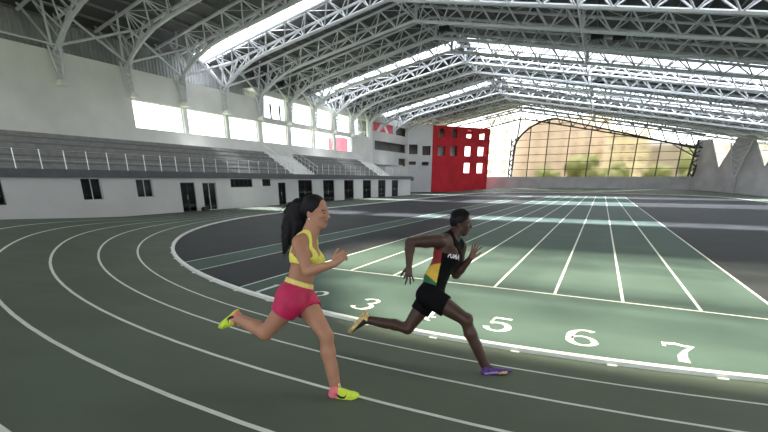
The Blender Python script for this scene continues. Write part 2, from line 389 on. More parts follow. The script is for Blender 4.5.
def sky_pane(name, pieces, gm='roofglass'):
    m = MB(); q = MB()
    for (x0, x1, y0, y1) in pieces:
        n = max(1, round((x1-x0)/2.4))
        for i in range(n+1):
            x = x0+(x1-x0)*i/n; q.obox((x-.03, y0, roofz(x)-.02), (.06, 0, 0), (0, y1-y0, 0), (0, 0, .1))
        m.quad([(x0, y0, roofz(x0)+.06), (x1, y0, roofz(x1)+.06), (x1, y1, roofz(x1)+.06), (x0, y1, roofz(x0)+.06)])
    fr = struct(q.build(name, M['steel'])); m.build('glass_pane', M[gm], fr)
for (a, b), q in zip(SKY, SKYR):
    wn += 1; sky_pane('window_%d' % wn, [(XR+ul[0]*(LL-.9), XR+ul[0]*.6, a, b)]+([(XR+ur[0]*.6, XR+ur[0]*(LR-1.2), *q)] if q else []))
wn += 1; sky_pane('window_%d' % wn, [(-9, 23, 10, 19)], 'nearglass')  # unseen skylight, sized and tinted to cast the near sun patch
segs = [(-5.9, 9.6), (19.4, 29.2), (32.2, 47.9), (55.5, 65.5), (72.5, 92)]
for i in range(40):
    x = -35.6+1.6*i
    if x > 26.3: break
    p = MB(); z = roofz(x)-.03
    for a, b in segs:
        if x < XR and a == -5.9: a = 2.2
        if a == 19.4 and not -9.2 < x < 23: a = 9.5
        p.box((x-.035, a, z-.16), (x+.035, b, z))
    p.build('purlin', M['purlin'], ceil)

# ------------------------------------------------------------------ roof trusses
BOT = [(-34.0, 10.35), (-33.2, 10.9), (-32.3, 11.45), (-31.2, 12.05), (-29.8, 12.6), (-28, 13.02), (-16, 15.05), (24.6, 7.3)]
TOP = [(-35.2, 12.75), (-15.8, 16.42), (25.2, 7.95)]
def interp(P, x):
    for (a, b), (c, d) in zip(P[:-1], P[1:]):
        if a <= x <= c: return b+(d-b)*(x-a)/(c-a)
    return P[-1][1] if x > P[-1][0] else P[0][1]
def make_truss():
    t = empty('roof_truss', (XR, 0, 0)); L = lambda x, y, z: (x-XR, y, z)
    hwid = 1.05
    for s in (-1, 1):
        c = MB(); c.path([L(x, s*hwid, z) for x, z in TOP], .11, 6); c.build('top_chord', M['steel'], t)
    c = MB(); c.path([L(x, 0, z) for x, z in BOT], .14, 6); c.build('bottom_chord', M['steel'], t)
    xs = [-33.4+2.1*i for i in range(29)]
    xs = [x for x in xs if x < 24.5]
    for s in (-1, 1):
        c = MB()
        for i, x in enumerate(xs[:-1]):
            xm = (x+xs[i+1])/2
            if x < -28.5: 
                c.tube(L(x, s*hwid, interp(TOP, x)), L(x+.4, 0, interp(BOT, x+.4)), .045, 5, cap=False)
            c.tube(L(x, s*hwid, interp(TOP, x)), L(xm, 0, interp(BOT, xm)), .06, 5, cap=False)
            c.tube(L(xm, 0, interp(BOT, xm)), L(xs[i+1], s*hwid, interp(TOP, xs[i+1])), .06, 5, cap=False)
        c.build('diagonal_lattice', M['steel'], t)
    c = MB()
    for i, x in enumerate(xs):
        c.tube(L(x, -hwid, interp(TOP, x)), L(x, hwid, interp(TOP, x)), .035, 5, cap=False)
        if i+1 < len(xs): c.tube(L(x, -hwid if i % 2 else hwid, interp(TOP, x)), L(xs[i+1], hwid if i % 2 else -hwid, interp(TOP, xs[i+1])), .03, 5, cap=False)
    c.build('top_lattice', M['steel'], t)
    for x in (XR, -2.8):
        c = MB(); c.tube(L(x, 0, interp(BOT, x)-.05), L(x, 0, roofz(x)-.25), .14, 8); c.build('king_post', M['steel'], t)
    return t
YT = [12.75+4.75*k for k in range(0, 17)]
ordn = ['nearest', 'second', 'third', 'fourth', 'fifth', 'sixth', 'seventh', 'eighth', 'ninth', 'tenth', 'eleventh', 'twelfth', 'thirteenth', 'fourteenth', 'fifteenth', 'sixteenth', 'farthest']
tr0 = make_truss()
for i, y in enumerate(YT):
    t = tr0 if i == 0 else copy_thing(tr0, (XR, y, 0))
    t.location = (XR, y, 0)
    tag(t, ('%s white steel roof truss spanning the hall, counted from the camera' % ordn[i]).capitalize() if i else 'white steel roof truss spanning the hall nearest the camera', 'roof truss', 'white roof trusses')
# longitudinal ties under the roof
for x, lab in ((XR, 'ridge'), (-2.8, 'mid slope')):
    t = tag(empty('longitudinal_truss', (x, 12.75, roofz(x)-.45)), 'long white lattice beam running lengthwise under the roof ' + ('at the ridge' if lab == 'ridge' else 'right of the ridge'), 'lattice beam')
    zt, zb = -.12, -1.35
    for z, nm in ((zt, 'top_chord'), (zb, 'bottom_chord')):
        c = MB(); c.tube((0, 0, z), (0, 76, z), .05); c.build(nm, M['steel'], t)
    c = MB()
    for i in range(32):
        a = 76*i/32; c.tube((0, a, zb if i % 2 else zt), (0, a+76/32, zt if i % 2 else zb), .035, 5, cap=False)
    c.build('diagonal_lattice', M['steel'], t)
# columns on the left wall ledge with their brackets
def make_column():
    t = empty('lattice_column', (0, 0, 0)); zb = 0; zt = 2.05
    b = MB(); b.box((-.45, -.28, -.35), (.25, .28, -.1)); b.box((-.32, -.2, -.1), (.16, .2, 0)); b.build('base_bracket', M['wallhi'], t)
    legs = [(-.10, -.14), (-.10, .14), (.14, 0)]; tops = [(-.28, -.42), (-.28, .42), (.34, 0)]
    for (x, y), (u, v) in zip(legs, tops):
        c = MB(); c.tube((x, y, 0), (u, v, zt), .075); c.build('leg', M['steel'], t)
    c = MB(); n = 5
    for k in range(3):
        a0, a1 = np.array([*legs[k], 0]), np.array([*tops[k], zt]); b0, b1 = np.array([*legs[(k+1) % 3], 0]), np.array([*tops[(k+1) % 3], zt])
        for i in range(n): c.tube(a0+(a1-a0)*i/n, b0+(b1-b0)*(i+1)/n, .04, 5, cap=False)
    c.build('lacing', M['steel'], t)
    for (x, y, z) in ((-1.6, -1.05, 4.42), (-1.6, 1.05, 4.42), (1.2, -1.05, 4.95), (1.2, 1.05, 4.95), (2.4, 0, 3.72)):
        c = MB(); c.tube((-.05, .3*np.sign(y), zt), (x, y, z), .085); c.build('branch_strut', M['steel'], t)
    return t
YCOL = [17.5+4.75*k for k in range(0, 10)]
c0 = make_column()
for i, y in enumerate(YCOL):
    t = c0 if i == 0 else copy_thing(c0, (0, 0, 0)); t.location = (XW+.45, y, 8.72)
    tag(t, ('white branching lattice column on the left wall left of all the bright windows' if i == 0 else
            '%s white branching lattice column along the left wall, counted from the left' % ordn[i]), 'column', 'branching columns on the left wall')
b0 = empty('cross_brace', (0, 0, 0))
for y0, z0, y1, z1 in ((0, 0, 4.75, 2.0), (0, 2.0, 4.75, 0)):
    dx = .9 if z0 == 0 else .9
    m = MB(); m.tube((0 if z0 == 0 else 1.0, y0, z0), (1.0 if z0 == 0 else 0, y1, z1), .085); m.build('diagonal_bar', M['steel'], b0)
for i, y in enumerate(YCOL[:-1]):
    t = b0 if i == 0 else copy_thing(b0, (0, 0, 0)); t.location = (XW+.4, y, 10.75)
    tag(t, '%s pair of crossed white struts between left wall lattice columns, from the left' % ('first' if i == 0 else ordn[i]), 'cross brace', 'cross braces on the left wall')
m = MB(); m.tube((XW+.4, 8, 10.78), (XW+.4, 17.5, 10.78), .07); tag(m.build('strut', M['steel']), 'white horizontal strut running out of frame left of the first lattice column', 'strut')
# floodlights on the truss
def flood(x, y, z, label):
    t = tag(empty('floodlight', (x, y, z)), label, 'floodlight', 'floodlights under the roof')
    b = MB(); b.box((-.45, -.2, -.28), (.45, .2, .1)); b.build('housing', M['black'], t)
    b = MB(); b.tube((-.35, 0, .1), (-.35, 0, .55), .03); b.tube((.35, 0, .1), (.35, 0, .55), .03); b.build('hanger', M['dsteel'], t)
flood(-1.9, 40.2, 13.1, 'black floodlight hanging from the roof truss, left of the pair beside the white post')
flood(-.35, 40.2, 12.8, 'black floodlight hanging from the roof truss, right of the pair beside the white post')
flood(-14.6, 40.2, 15.4, 'black floodlight hanging from the roof truss near the ridge')
flood(-1.9, 59.2, 13.2, 'black floodlight deeper under the roof behind the pair by the white post')

# ------------------------------------------------------------------ far end of the hall
YF = 92.0
wl = MB(); wl.panel((0, YF, 0), (1, 0, 0), (0, 0, 1), -.3, (-24, 13.9), (0, 2.92))
struct(wl.build('wall_far', M['conc']))
def topz(x):                                         # upper edge of the tinted end window
    if x < -9.5: return 7.2+(13.7-7.2)*math.sqrt(max(0, 1-((-9.5-x)/7.9)**2))
    return 13.7-(x+9.5)*.262
wn += 1; m = MB(); p = MB()
xs = [-17.3, -14.2, -10.8, -6.9, -3.1, .8, 4.7, 8.4, 11.6, 14.3]
for x in xs: m.tube((x, YF+.12, 2.92), (x, YF+.12, topz(x)), .10)
for k in range(1, 8):
    z = 2.92+1.42*k
    hi = max([x for x in np.linspace(-17.3, 14.3, 200) if topz(x) > z], default=None); lo = min([x for x in np.linspace(-17.3, 14.3, 200) if topz(x) > z], default=None)
    if hi is not None and hi-lo > .5: m.tube((lo, YF+.12, z), (hi, YF+.12, z), .05)
g = np.linspace(-17.3, 14.3, 60)
m.path([(x, YF+.12, topz(x)) for x in g], .16)
for a, b in zip(g[:-1], g[1:]): p.quad([(a, YF+.16, 2.92), (b, YF+.16, 2.92), (b, YF+.16, topz(b)), (a, YF+.16, topz(a))])
fr = struct(m.build('window_%d' % wn, M['frame'])); p.build('glass_pane', M['fglass'], fr)
# clear upper glazing above it up to the roof and the strip left of it
wn += 1; m = MB(); p = MB()
xs2 = np.linspace(-24, 24, 49)
for a, b in zip(xs2[:-1], xs2[1:]):
    lo = lambda x: topz(x)+.0 if -17.3 < x < 14.3 else (2.92 if x <= -17.3 else 8.4)
    p.quad([(a, YF+.2, lo(a)), (b, YF+.2, lo(b)), (b, YF+.2, roofz(b)-.1), (a, YF+.2, roofz(a)-.1)])
for z in (5.2, 7.5, 9.8): m.tube((-24, YF+.15, z), (-17.3, YF+.15, z), .03)
m.tube((-20.4, YF+.15, 2.92), (-20.4, YF+.15, roofz(-20.4)-.2), .04); m.tube((-24, YF+.15, 2.92), (-24, YF+.15, roofz(-24)-.2), .05)
fr = struct(m.build('window_%d' % wn, M['alu'])); p.build('glass_pane', M['glass'], fr)
# dark lattice columns framing the end window
def dark_col(x, z1, spread, label):
    t = tag(empty('lattice_pillar', (x, YF-.4, 2.92)), label, 'lattice pillar')
    hgt = z1-2.92
    for sx in (-1, 1):
        c = MB(); c.tube((sx*.3, 0, 0), (sx*.3+spread*(1+.5*sx), 0, hgt), .16); c.build('leg', M['dsteel'], t)
    c = MB(); n = 8
    for i in range(n):
        f0, f1 = i/n, (i+1)/n; s0, s1 = (-1, 1) if i % 2 else (1, -1)
        c.tube((s0*.3+spread*(1+.5*s0)*f0, 0, hgt*f0), (s1*.3+spread*(1+.5*s1)*f1, 0, hgt*f1), .12, 5)
    c.build('lacing', M['dsteel'], t); return t
t = dark_col(-17.5, 10.4, .25, 'dark lattice pillar at the left edge of the tinted end window')
c = MB(); c.path([(x+17.5, 0, topz(x)-2.92) for x in np.linspace(-17.2, -9.5, 16)], .17); c.build('arched_brace', M['dsteel'], t)
c = MB(); c.tube((.9, 0, 7.4), (1.2, 0, 11.5), .16); c.build('hanging_pipe', M['dsteel'], t)
t = dark_col(13.6, 9.0, .9, 'dark splayed lattice pillar at the right edge of the tinted end window')
for dx, dz in ((-3.4, 5.4), (-1.6, 5.6), (2.2, 5.4)):
    c = MB(); c.tube((.3, 0, 3.2), (dx, 0, dz), .1); c.build('branch_strut', M['dsteel'], t)
# end truss across the window head
t = tag(empty('end_truss', (0, 90.6, 0)), 'grey lattice truss over the tinted end window', 'roof truss')
g = np.linspace(-24, 14.4, 36)
for nm, off in (('upper_chord', -.9), ('lower_chord', -3.0)):
    c = MB(); c.path([(x, 0, roofz(x)+off) for x in g], .12); c.build(nm, M['dsteel'], t)
c = MB()
for i, (a, b) in enumerate(zip(g[:-1], g[1:])):
    c.tube((a, 0, roofz(a)+(-.9 if i % 2 else -3.0)), (b, 0, roofz(b)+(-3.0 if i % 2 else -.9)), .10, 5, cap=False)
c.build('diagonal_lattice', M['dsteel'], t)

# oblique wall at the right end with triangular openings and a branching column
Q1 = np.array([13.9, 92.0, 0]); Q2 = np.array([25.6, 75.7, 0]); ud = (Q2-Q1)/np.linalg.norm(Q2-Q1); LQ = np.linalg.norm(Q2-Q1)
nq = np.array([-ud[1], ud[0], 0]); nq = -nq if nq @ (CAM-Q1) < 0 else nq
zt = 8.9; tris = [(2.3, 7.0, 4.75, 4.1), (9.4, 14.2, 12.1, 4.1)]
wl = MB(); W = lambda u, z, b=0: Q1+ud*u+np.array([0, 0, z])-nq*b
def wpoly(pts):
    for q in (0, .3): wl.quad([W(u, z, q) for u, z in (pts if q == 0 else pts[::-1])])
us = [0.]
for a, b, c_, zb in tris:
    wpoly([(us[-1], 0), (us[-1], zt), (a, zt), (c_, zb), (c_, 0)]); wpoly([(c_, 0), (c_, zb), (b, zt), (b, 0)]); us.append(b)
    for (u0, z0), (u1, z1) in (((a, zt), (c_, zb)), ((c_, zb), (b, zt))): wl.quad([W(u0, z0), W(u1, z1), W(u1, z1, .3), W(u0, z0, .3)])
wpoly([(us[-1], 0), (us[-1], zt), (LQ, zt), (LQ, 0)])
rw = [(-12+12*i, -2+12*i, 3.6, 7.9) for i in range(7)]  # unseen window row, added to throw more light on the left wall
wl.panel((25.6, 0, 0), (0, 1, 0), (0, 0, 1), .3, (-16, 75.7), (0, 8.3), rw)
struct(wl.build('wall_right', M['conc']))
for a, b, c, d in rw:
    wn += 1; m = MB(); m.box((25.7, a, c), (25.8, a+.08, d)); m.box((25.7, b-.08, c), (25.8, b, d)); m.box((25.7, a+.08, c), (25.8, b-.08, c+.08)); m.box((25.7, a+.08, d-.08), (25.8, b-.08, d))
    fr = struct(m.build('window_%d' % wn, M['alu'])); p = MB(); p.quad([(25.75, a, c), (25.75, b, c), (25.75, b, d), (25.75, a, d)]); p.build('glass_pane', M['glass'], fr)
for a, b, c_, zb in tris:
    wn += 1; m = MB(); p = MB(); p.quad([W(a, zt, .15), W(c_, zb, .15), W(b, zt, .15)])
    m.tube(W(a, zt, .12), W(c_, zb, .12), .06); m.tube(W(c_, zb, .12), W(b, zt, .12), .06); m.tube(W(a, zt, .12), W(b, zt, .12), .06)
    m.tube(W((a+c_)/2, (zt+zb)/2, .12), W((b+c_)/2, (zt+zb)/2, .12), .04)
    fr = struct(m.build('window_%d' % wn, M['alu'])); p.build('glass_pane', M['glass'], fr)
bp = Q1+ud*8.2+nq*.5
t = tag(empty('lattice_column', tuple(bp)), 'white splayed lattice column against the grey wall at the right, between the triangular windows', 'column')
b = MB(); b.obox(-ud*.35-nq*.3, ud*.7, nq*.6, (0, 0, 2.6)); b.build('pedestal', M['conc'], t)
for s in (-1, 1):
    c = MB(); c.tube(ud*s*.25+np.array([0, 0, 2.6]), ud*s*1.7+np.array([0, 0, 8.0]), .09); c.build('leg', M['steel'], t)
c = MB()
for i in range(7):
    z0, z1 = 2.6+5.4*i/7, 2.6+5.4*(i+1)/7; w0, w1 = .25+1.45*i/7, .25+1.45*(i+1)/7
    for s in (-1, 1): c.tube(ud*s*w0+np.array([0, 0, z0]), -ud*s*w1+np.array([0, 0, z1]), .06, 5)
c.build('lacing', M['steel'], t)

# red block at the left end
P1 = np.array([-29.2, 76.7, 0]); P2 = np.array([-21.1, 87.0, 0]); up = (P2-P1)/np.linalg.norm(P2-P1); LP = np.linalg.norm(P2-P1)
nout = np.array([up[1], -up[0], 0])                 # towards the track
rh = [(1.25, 2.5, 10.0, 11.45), (4.2, 5.3, 9.95, 11.5), (7.55, 8.95, 10.05, 11.5), (10.6, 12.5, 9.9, 11.5),
      (1.15, 2.75, 6.65, 8.4), (3.9, 5.5, 6.7, 8.45), (7.3, 9.0, 6.75, 8.5), (10.4, 12.6, 6.85, 8.5), (7.3, 9.0, 3.6, 5.45), (10.4, 12.4, 3.6, 5.5)]
wl = MB(); wl.panel(P1, up, (0, 0, 1), -.4, (0, LP), (-.1, 11.95), rh)
wl.panel(P2, -nout, (0, 0, 1), -.3, (0, 5.5), (-.1, 11.95), [(1.5, 4, 6.7, 11.2), (1.5, 4, 3.2, 5.6)])
wl.panel(P1-nout*.4, -nout, (0, 0, 1), .3, (0, 5.1), (-.1, 11.95))
q = P1-nout*5.5; wl.panel(q, up, (0, 0, 1), -.3, (0, LP), (-.1, 11.95), [(6.9, 12.7, 3.3, 11.4)])
wl.obox(P1+np.array([0, 0, 11.85]), up*LP, -nout*5.5, (0, 0, .1))
wl.obox(P1-nout*.5+np.array([0, 0, 2.9]), up*LP, -nout*4.8, (0, 0, .15)); wl.obox(P1-nout*.5+np.array([0, 0, 6.1]), up*LP, -nout*4.8, (0, 0, .15))
wl.obox(P1-nout*.5+np.array([0, 0, 9.3]), up*LP, -nout*4.8, (0, 0, .15))
wl.obox(P1-nout*.5+up*6.4+np.array([0, 0, 2.9]), up*.15, -nout*4.8, (0, 0, 9))
rb = wl.build('red_block', M['red'], None, tuple(P1))
b = MB(); b.obox(-nout*1.3+up*.1+np.array([0, 0, 6.3]), up*5.8, -nout*.1, (0, 0, 5.4)); b.build('inner_wall', M['conc'], rb)
tag(rb, 'bright red building block with three rows of small square windows at the far left', 'building')
# white end building between stand and red block
wl = MB()
A1 = np.array([XW, 62.0, 0]); A2 = np.array([-33.4, 74.6, 0]); a_u = (A2-A1)/np.linalg.norm(A2-A1); LA = np.linalg.norm(A2-A1)
wl.panel(A1, a_u, (0, 0, 1), -.35, (0, LA), (0, 12.2), [(.2, 6.9, 9.85, 11.2), (7.9, LA-.5, 9.85, 11.3), (.6, LA-.6, 7.0, 8.45), (9.0, LA-.4, 4.65, 6.0)])
F1 = A2; F2 = P1+np.array([-.05, -.05, 0]); f_u = (F2-F1)/np.linalg.norm(F2-F1); LF = np.linalg.norm(F2-F1)
fh = [(.25, 1.85, 6.9, 8.6), (2.75, 4.3, 6.7, 8.35), (.25, 1.6, 5.0, 5.6), (2.75, 4.0, 4.85, 5.5), (.25, 1.3, 2.1, 2.75)]
wl.panel(F1, f_u, (0, 0, 1), -.35, (0, LF), (0, 12.0), fh)
wl.obox(A1+np.array([-2.6, 0, 6.85]), a_u*LA, (2.2, 0, 0), (0, 0, .12)); wl.obox(A1+np.array([-2.6, 0, 9.6]), a_u*LA, (2.2, 0, 0), (0, 0, .12))
wl.obox(A1+np.array([-2.9, 0, 0]), a_u*(LA+.3), (.2, 0, 0), (0, 0, 12.2)); wl.obox(A1+np.array([-2.7, 0, 12.1]), a_u*LA, (2.4, 0, 0), (0, 0, .1))
fn = np.array([-f_u[1], f_u[0], 0]); wl.obox(F1+fn*1.6, f_u*LF, fn*.2, (0, 0, 12.0)); wl.obox(F1+fn*.4+np.array([0, 0, 11.9]), f_u*LF, fn*1.3, (0, 0, .1))
wl.obox(F1+fn*.4+f_u*(LF-.2), f_u*.15, fn*1.2, (0, 0, 11.9))
eb = wl.build('end_building', M['wall'], None, tuple(A1))
b = MB(); O_ = np.array([0, 0, 0]); b.obox(np.array([-1.5, -1.0, 4.5]), a_u*(LA+7), (.05, 0, 0), (0, 0, 7)); b.obox(F1-A1+fn*1.2+np.array([0, 0, 1.5]), f_u*(LF-.3), fn*.05, (0, 0, 7.5)); b.build('gallery_shade_back', M['concd'], eb)  # dark sheets behind the openings stand in for the shade inside
tag(eb, 'white concrete building with open galleries beside the red block', 'building')
b = MB(); b.obox(A1+a_u*.3+np.array([-.2, 0, 9.85]), a_u*6.5, (-.03, 0, 0), (0, 0, 1.3))
bo = tag(empty('banner', tuple(A1+a_u*.3+np.array([-.2, 0, 9.85]))), 'pink red banner with a white slanted stroke in the top gallery of the white building', 'banner')
b = MB(); b.obox((0, 0, 0), a_u*6.5, (-.03, 0, 0), (0, 0, 1.33)); b.build('cloth', M['pink'], bo)
b = MB()
for pts in ([(1.2, .05), (2.3, .05), (3.6, 1.3), (2.6, 1.3)], [(3.2, 1.3), (4.0, 1.3), (5.4, .05), (4.4, .05)]): b.quad([a_u*u+np.array([.012, 0, z]) for u, z in pts])
b.build('stroke', M['whitefab'], bo)

# ------------------------------------------------------------------ enclosure behind the camera
wl = MB(); bw = [(-30+7*i, -24+7*i, 2.6, 8.4) for i in range(7)]  # unseen windows, added to light surfaces that face the camera
wl.panel((0, -16, 0), (1, 0, 0), (0, 0, 1), .3, (-36.4, 25.6), (0, 17.0), bw)
struct(wl.build('wall_back', M['conc']))
for a, b, c, d in bw:
    wn += 1; m = MB(); m.box((a, -16.2, c), (a+.08, -16.1, d)); m.box((b-.08, -16.2, c), (b, -16.1, d)); m.box((a+.08, -16.2, c), (b-.08, -16.1, c+.08)); m.box((a+.08, -16.2, d-.08), (b-.08, -16.1, d))
    fr = struct(m.build('window_%d' % wn, M['alu'])); p = MB(); p.quad([(a, -16.15, c), (b, -16.15, c), (b, -16.15, d), (a, -16.15, d)]); p.build('glass_pane', M['glass'], fr)

# ------------------------------------------------------------------ outside
g = MB(); g.quad([(-400, -300, -.4), (400, -300, -.4), (400, 700, -.4), (-400, 700, -.4)]); struct(g.build('ground_outside', M['grass']))
def building(x0, x1, y, d, h, mt, nx, nz, label):
    t = tag(empty('apartment_building', ((x0+x1)/2, y, -.4)), label, 'building'); w2 = (x1-x0)/2
    b = MB(); b.box((-w2, 0, 0), (w2, d, h)); b.box((-w2-.4, -.4, h), (w2+.4, d+.4, h+.6)); b.build('walls', mt, t)
    for i in range(nx):
        for k in range(nz):
            x = -w2+(i+.5)*2*w2/nx; z = 1.5+k*3.2
            if z+1.6 > h: continue
            q = MB(); q.box((x-.8, -.06, z), (x+.8, .0, z+1.5)); q.build('window', M['bwin'], t)
building(-38, -28.6, 150, 14, 30, M['whiteb'], 2, 7, 'white apartment block outside behind the clear strip beside the red block')
building(-33, -.2, 170, 14, 23.5, M['cream'], 8, 8, 'pale cream apartment block outside behind the left of the tinted window')
building(0, 10.6, 150, 14, 16.5, M['orange'], 4, 7, 'apricot apartment block outside behind the middle of the tinted window')
building(11.6, 44, 165, 14, 13, M['greyb'], 7, 5, 'lower grey building outside behind the right of the tinted window')
b = MB(); b.box((-48, 69.8, 0), (-45, 72.0, 9.9)); tag(b.build('annex', M['pink'], None, (-46.5, 70, 0)), 'low pink red structure seen through the last lower window of the left wall', 'building')
def tree(x, y, h, r, label):
    t = tag(empty('tree', (x, y, -.4)), label, 'tree', 'trees outside the end window'); rng = random.Random(int(x*10)+int(y))
    b = MB(); b.tube((0, 0, 0), (0, 0, h*.6), .25, 8, .12); b.build('trunk', M['bark'], t)
    bm = bmesh.new()
    for i in range(9):
        a = rng.random()*6.28; rr = r*(.2+.5*rng.random()); zc = h*(.35+.5*rng.random())
        mtx = Matrix.Translation((rr*math.cos(a), rr*math.sin(a), zc)) @ Matrix.Scale(r*(.35+.25*rng.random()), 4)
        bmesh.ops.create_icosphere(bm, subdivisions=3, radius=1, matrix=mtx)
    for v in bm.verts: v.co += Vector((rng.uniform(-1, 1), rng.uniform(-1, 1), rng.uniform(-1, 1)))*.16
    me = bpy.data.meshes.new('foliage'); bm.to_mesh(me); bm.free(); me.materials.append(M['leaf']); link('foliage', me, t)
for i, (x, y, h, r, l) in enumerate([(-13, 118, 6.5, 3.2, 'bushy green tree outside at the lower left of the tinted window'), (-5, 122, 8.5, 4.4, 'broad green tree outside below the cream block'),
                       (2, 116, 6.5, 3.4, 'green tree outside left of the apricot block'), (11, 120, 5.5, 3, 'low green tree outside in front of the apricot block'), (19, 122, 9, 4.5, 'tall green tree outside at the right of the tinted window')]):
    tree(x, y, h, r, l)
# two dark figures standing outside the first upper window
def figure(y, lab, flip):
    t = MB(); z0 = 8.78; x = XW-.12
    m = MB()
    S = lambda a, b, r, r2: m.tube((x, y+a[0], z0+a[1]), (x, y+b[0], z0+b[1]), r, 8, r2)
    S((-.05, 0), (-.03, .75), .05, .075); S((.07, 0), (.04, .75), .05, .075); S((0, .7), (-.02*flip, 1.28), .10, .12); S((-.02*flip, 1.28), (-.02*flip, 1.42), .05, .05)
    S((-.14, 1.25), (-.30, 1.50), .05, .04); S((-.30, 1.50), (-.26, 1.82), .04, .03); S((.10, 1.25), (.26, 1.48), .05, .04); S((.26, 1.48), (.30, 1.80), .04, .03)
    S((-.02*flip, 1.40), (-.02*flip, 1.62), .085, .07)
    tag(m.build('statue', M['black'], None, (x, y, z0)), lab, 'statue', 'dark figures in the upper window')
figure(38.5, 'slender dark figure with raised arms standing in the first upper window, the left one', 1)
figure(40.0, 'slender dark figure with raised arms standing in the first upper window, the right one', -1)
# small black bag by the doors
m = MB(); m.box((-26.05, 21.15, .02), (-25.75, 21.6, .24)); m.box((-26.0, 21.22, .24), (-25.8, 21.53, .30)); o = tag(m.build('bag', M['black'], None, (-25.9, 21.37, .02)), 'small black bag on the track edge in front of the two glass doors', 'bag')
m = MB(); m.path([(.0, -.12, .27), (.0, -.06, .38), (0, .06, .38), (0, .12, .27)], .012); m.build('handle', M['black'], o)

# ------------------------------------------------------------------ people: implicit bodies meshed as one continuous surface
A = lambda *p: np.array(p, float)
def nrm(v): v = np.array(v, float); return v/np.linalg.norm(v)
def PX(x, y, depth):                                # a point at a given depth along the camera's view axis
    return CAM+(CF*FPX+CR*(x-384)-CU*(y-CY))*depth/FPX
class Field:
    def __init__(s, lo, hi, h):
        s.lo = np.array(lo, float); s.h = h; s.n = np.ceil((np.array(hi)-s.lo)/h).astype(int)+1
        s.D = np.full(tuple(s.n), 1.0, np.float32)
        s.ax = [(s.lo[i]+h*np.arange(s.n[i])).astype(np.float32) for i in range(3)]
    def sub(s, lo, hi):
        a = np.clip(np.floor((lo-s.lo)/s.h).astype(int), 0, s.n); b = np.clip(np.ceil((hi-s.lo)/s.h).astype(int)+1, 0, s.n)
        return tuple(slice(a[i], b[i]) for i in range(3))
    def grid(s, sl): return s.ax[0][sl[0]][:, None, None], s.ax[1][sl[1]][None, :, None], s.ax[2][sl[2]][None, None, :]
    def put(s, p, infl=0.):
        kind = p[0]
        if kind == 'cone':                          # round cone, optionally flattened along one axis
            _, a, b, ra, rb, k, fax, fs = p; ra += infl; rb += infl; m = max(ra, rb)*max(1, 1/fs if fs < 1 else fs)+k+2*s.h
            sl = s.sub(np.minimum(a, b)-m, np.maximum(a, b)+m)
            if 0 in s.D[sl].shape: return
            x, y, z = s.grid(sl); X, Y, Z = x-a[0], y-a[1], z-a[2]; d = b-a; L = max(d @ d, 1e-9)
            t = np.clip((X*d[0]+Y*d[1]+Z*d[2])/L, 0, 1)
            X, Y, Z = X-t*d[0], Y-t*d[1], Z-t*d[2]
            q = X*X+Y*Y+Z*Z
            if fax is not None: c = X*fax[0]+Y*fax[1]+Z*fax[2]; q = q-c*c+(c/fs)**2
            v = np.sqrt(q)-(ra+(rb-ra)*t)
        else:                                       # ellipsoid with axes
            _, c, R, r, k = p; r = np.array(r)+infl; m = max(r)+k+2*s.h; sl = s.sub(c-m, c+m)
            if 0 in s.D[sl].shape: return
            x, y, z = s.grid(sl); X, Y, Z = x-c[0], y-c[1], z-c[2]; k0 = 0; k1 = 0
            for i in range(3):
                u = X*R[i][0]+Y*R[i][1]+Z*R[i][2]; k0 = k0+(u/r[i])**2; k1 = k1+(u/r[i]**2)**2
            k0 = np.sqrt(k0); v = k0*(k0-1)/np.maximum(np.sqrt(k1), 1e-6)
        o = s.D[sl]; kk = p[5] if kind == 'cone' else p[4]
        h = np.clip(.5+.5*(o-v)/kk, 0, 1); s.D[sl] = o+(v-o)*h-kk*h*(1-h)
    def cut(s, fn):
        x, y, z = s.grid((slice(None),)*3); s.D = np.maximum(s.D, fn(x, y, z)).astype(np.float32)
    def mesh(s):
        D = s.D.copy(); D[0] = D[-1] = 1; D[:, 0] = D[:, -1] = 1; D[:, :, 0] = D[:, :, -1] = 1
        S = D < 0
        cnt = np.zeros(tuple(np.array(S.shape)-1), np.int8)
        for i in (0, 1):
            for j in (0, 1):
                for k in (0, 1): cnt += S[i:S.shape[0]-1+i, j:S.shape[1]-1+j, k:S.shape[2]-1+k]
        act = np.argwhere((cnt > 0) & (cnt < 8)); idx = np.full(cnt.shape, -1, np.int32); idx[tuple(act.T)] = np.arange(len(act))
        acc = np.zeros((len(act), 3)); num = np.zeros(len(act)); cs = [(i, j, k) for i in (0, 1) for j in (0, 1) for k in (0, 1)]
        for a in cs:
            for ax in range(3):
                if a[ax]: continue
                b = list(a); b[ax] = 1
                va = D[tuple((act+a).T)]; vb = D[tuple((act+b).T)]; m = (va < 0) != (vb < 0)
                t = np.where(m, va/np.where(m, va-vb, 1), 0); p = np.tile(np.array(a, float), (len(act), 1)); p[:, ax] += t
                acc += p*m[:, None]; num += m
        V = s.lo+s.h*(act+acc/np.maximum(num, 1)[:, None]); F = []
        for ax in range(3):
            o1, o2 = [i for i in range(3) if i != ax]
            if ax == 1: o1, o2 = o2, o1
            sl0 = [slice(None)]*3; sl1 = [slice(None)]*3; sl0[ax] = slice(0, -1); sl1[ax] = slice(1, None)
            e = np.argwhere(S[tuple(sl0)] != S[tuple(sl1)]); e = e[(e[:, o1] > 0) & (e[:, o2] > 0)]
            q = []
            for u, v in ((0, 0), (1, 0), (1, 1), (0, 1)):
                c = e.copy(); c[:, o1] -= 1-u; c[:, o2] -= 1-v; q.append(idx[tuple(c.T)])
            q = np.stack(q, 1); ins = S[tuple(e.T)]; q = np.where(ins[:, None], q, q[:, ::-1]); F.append(q[(q >= 0).all(1)])
        return V, np.concatenate(F)
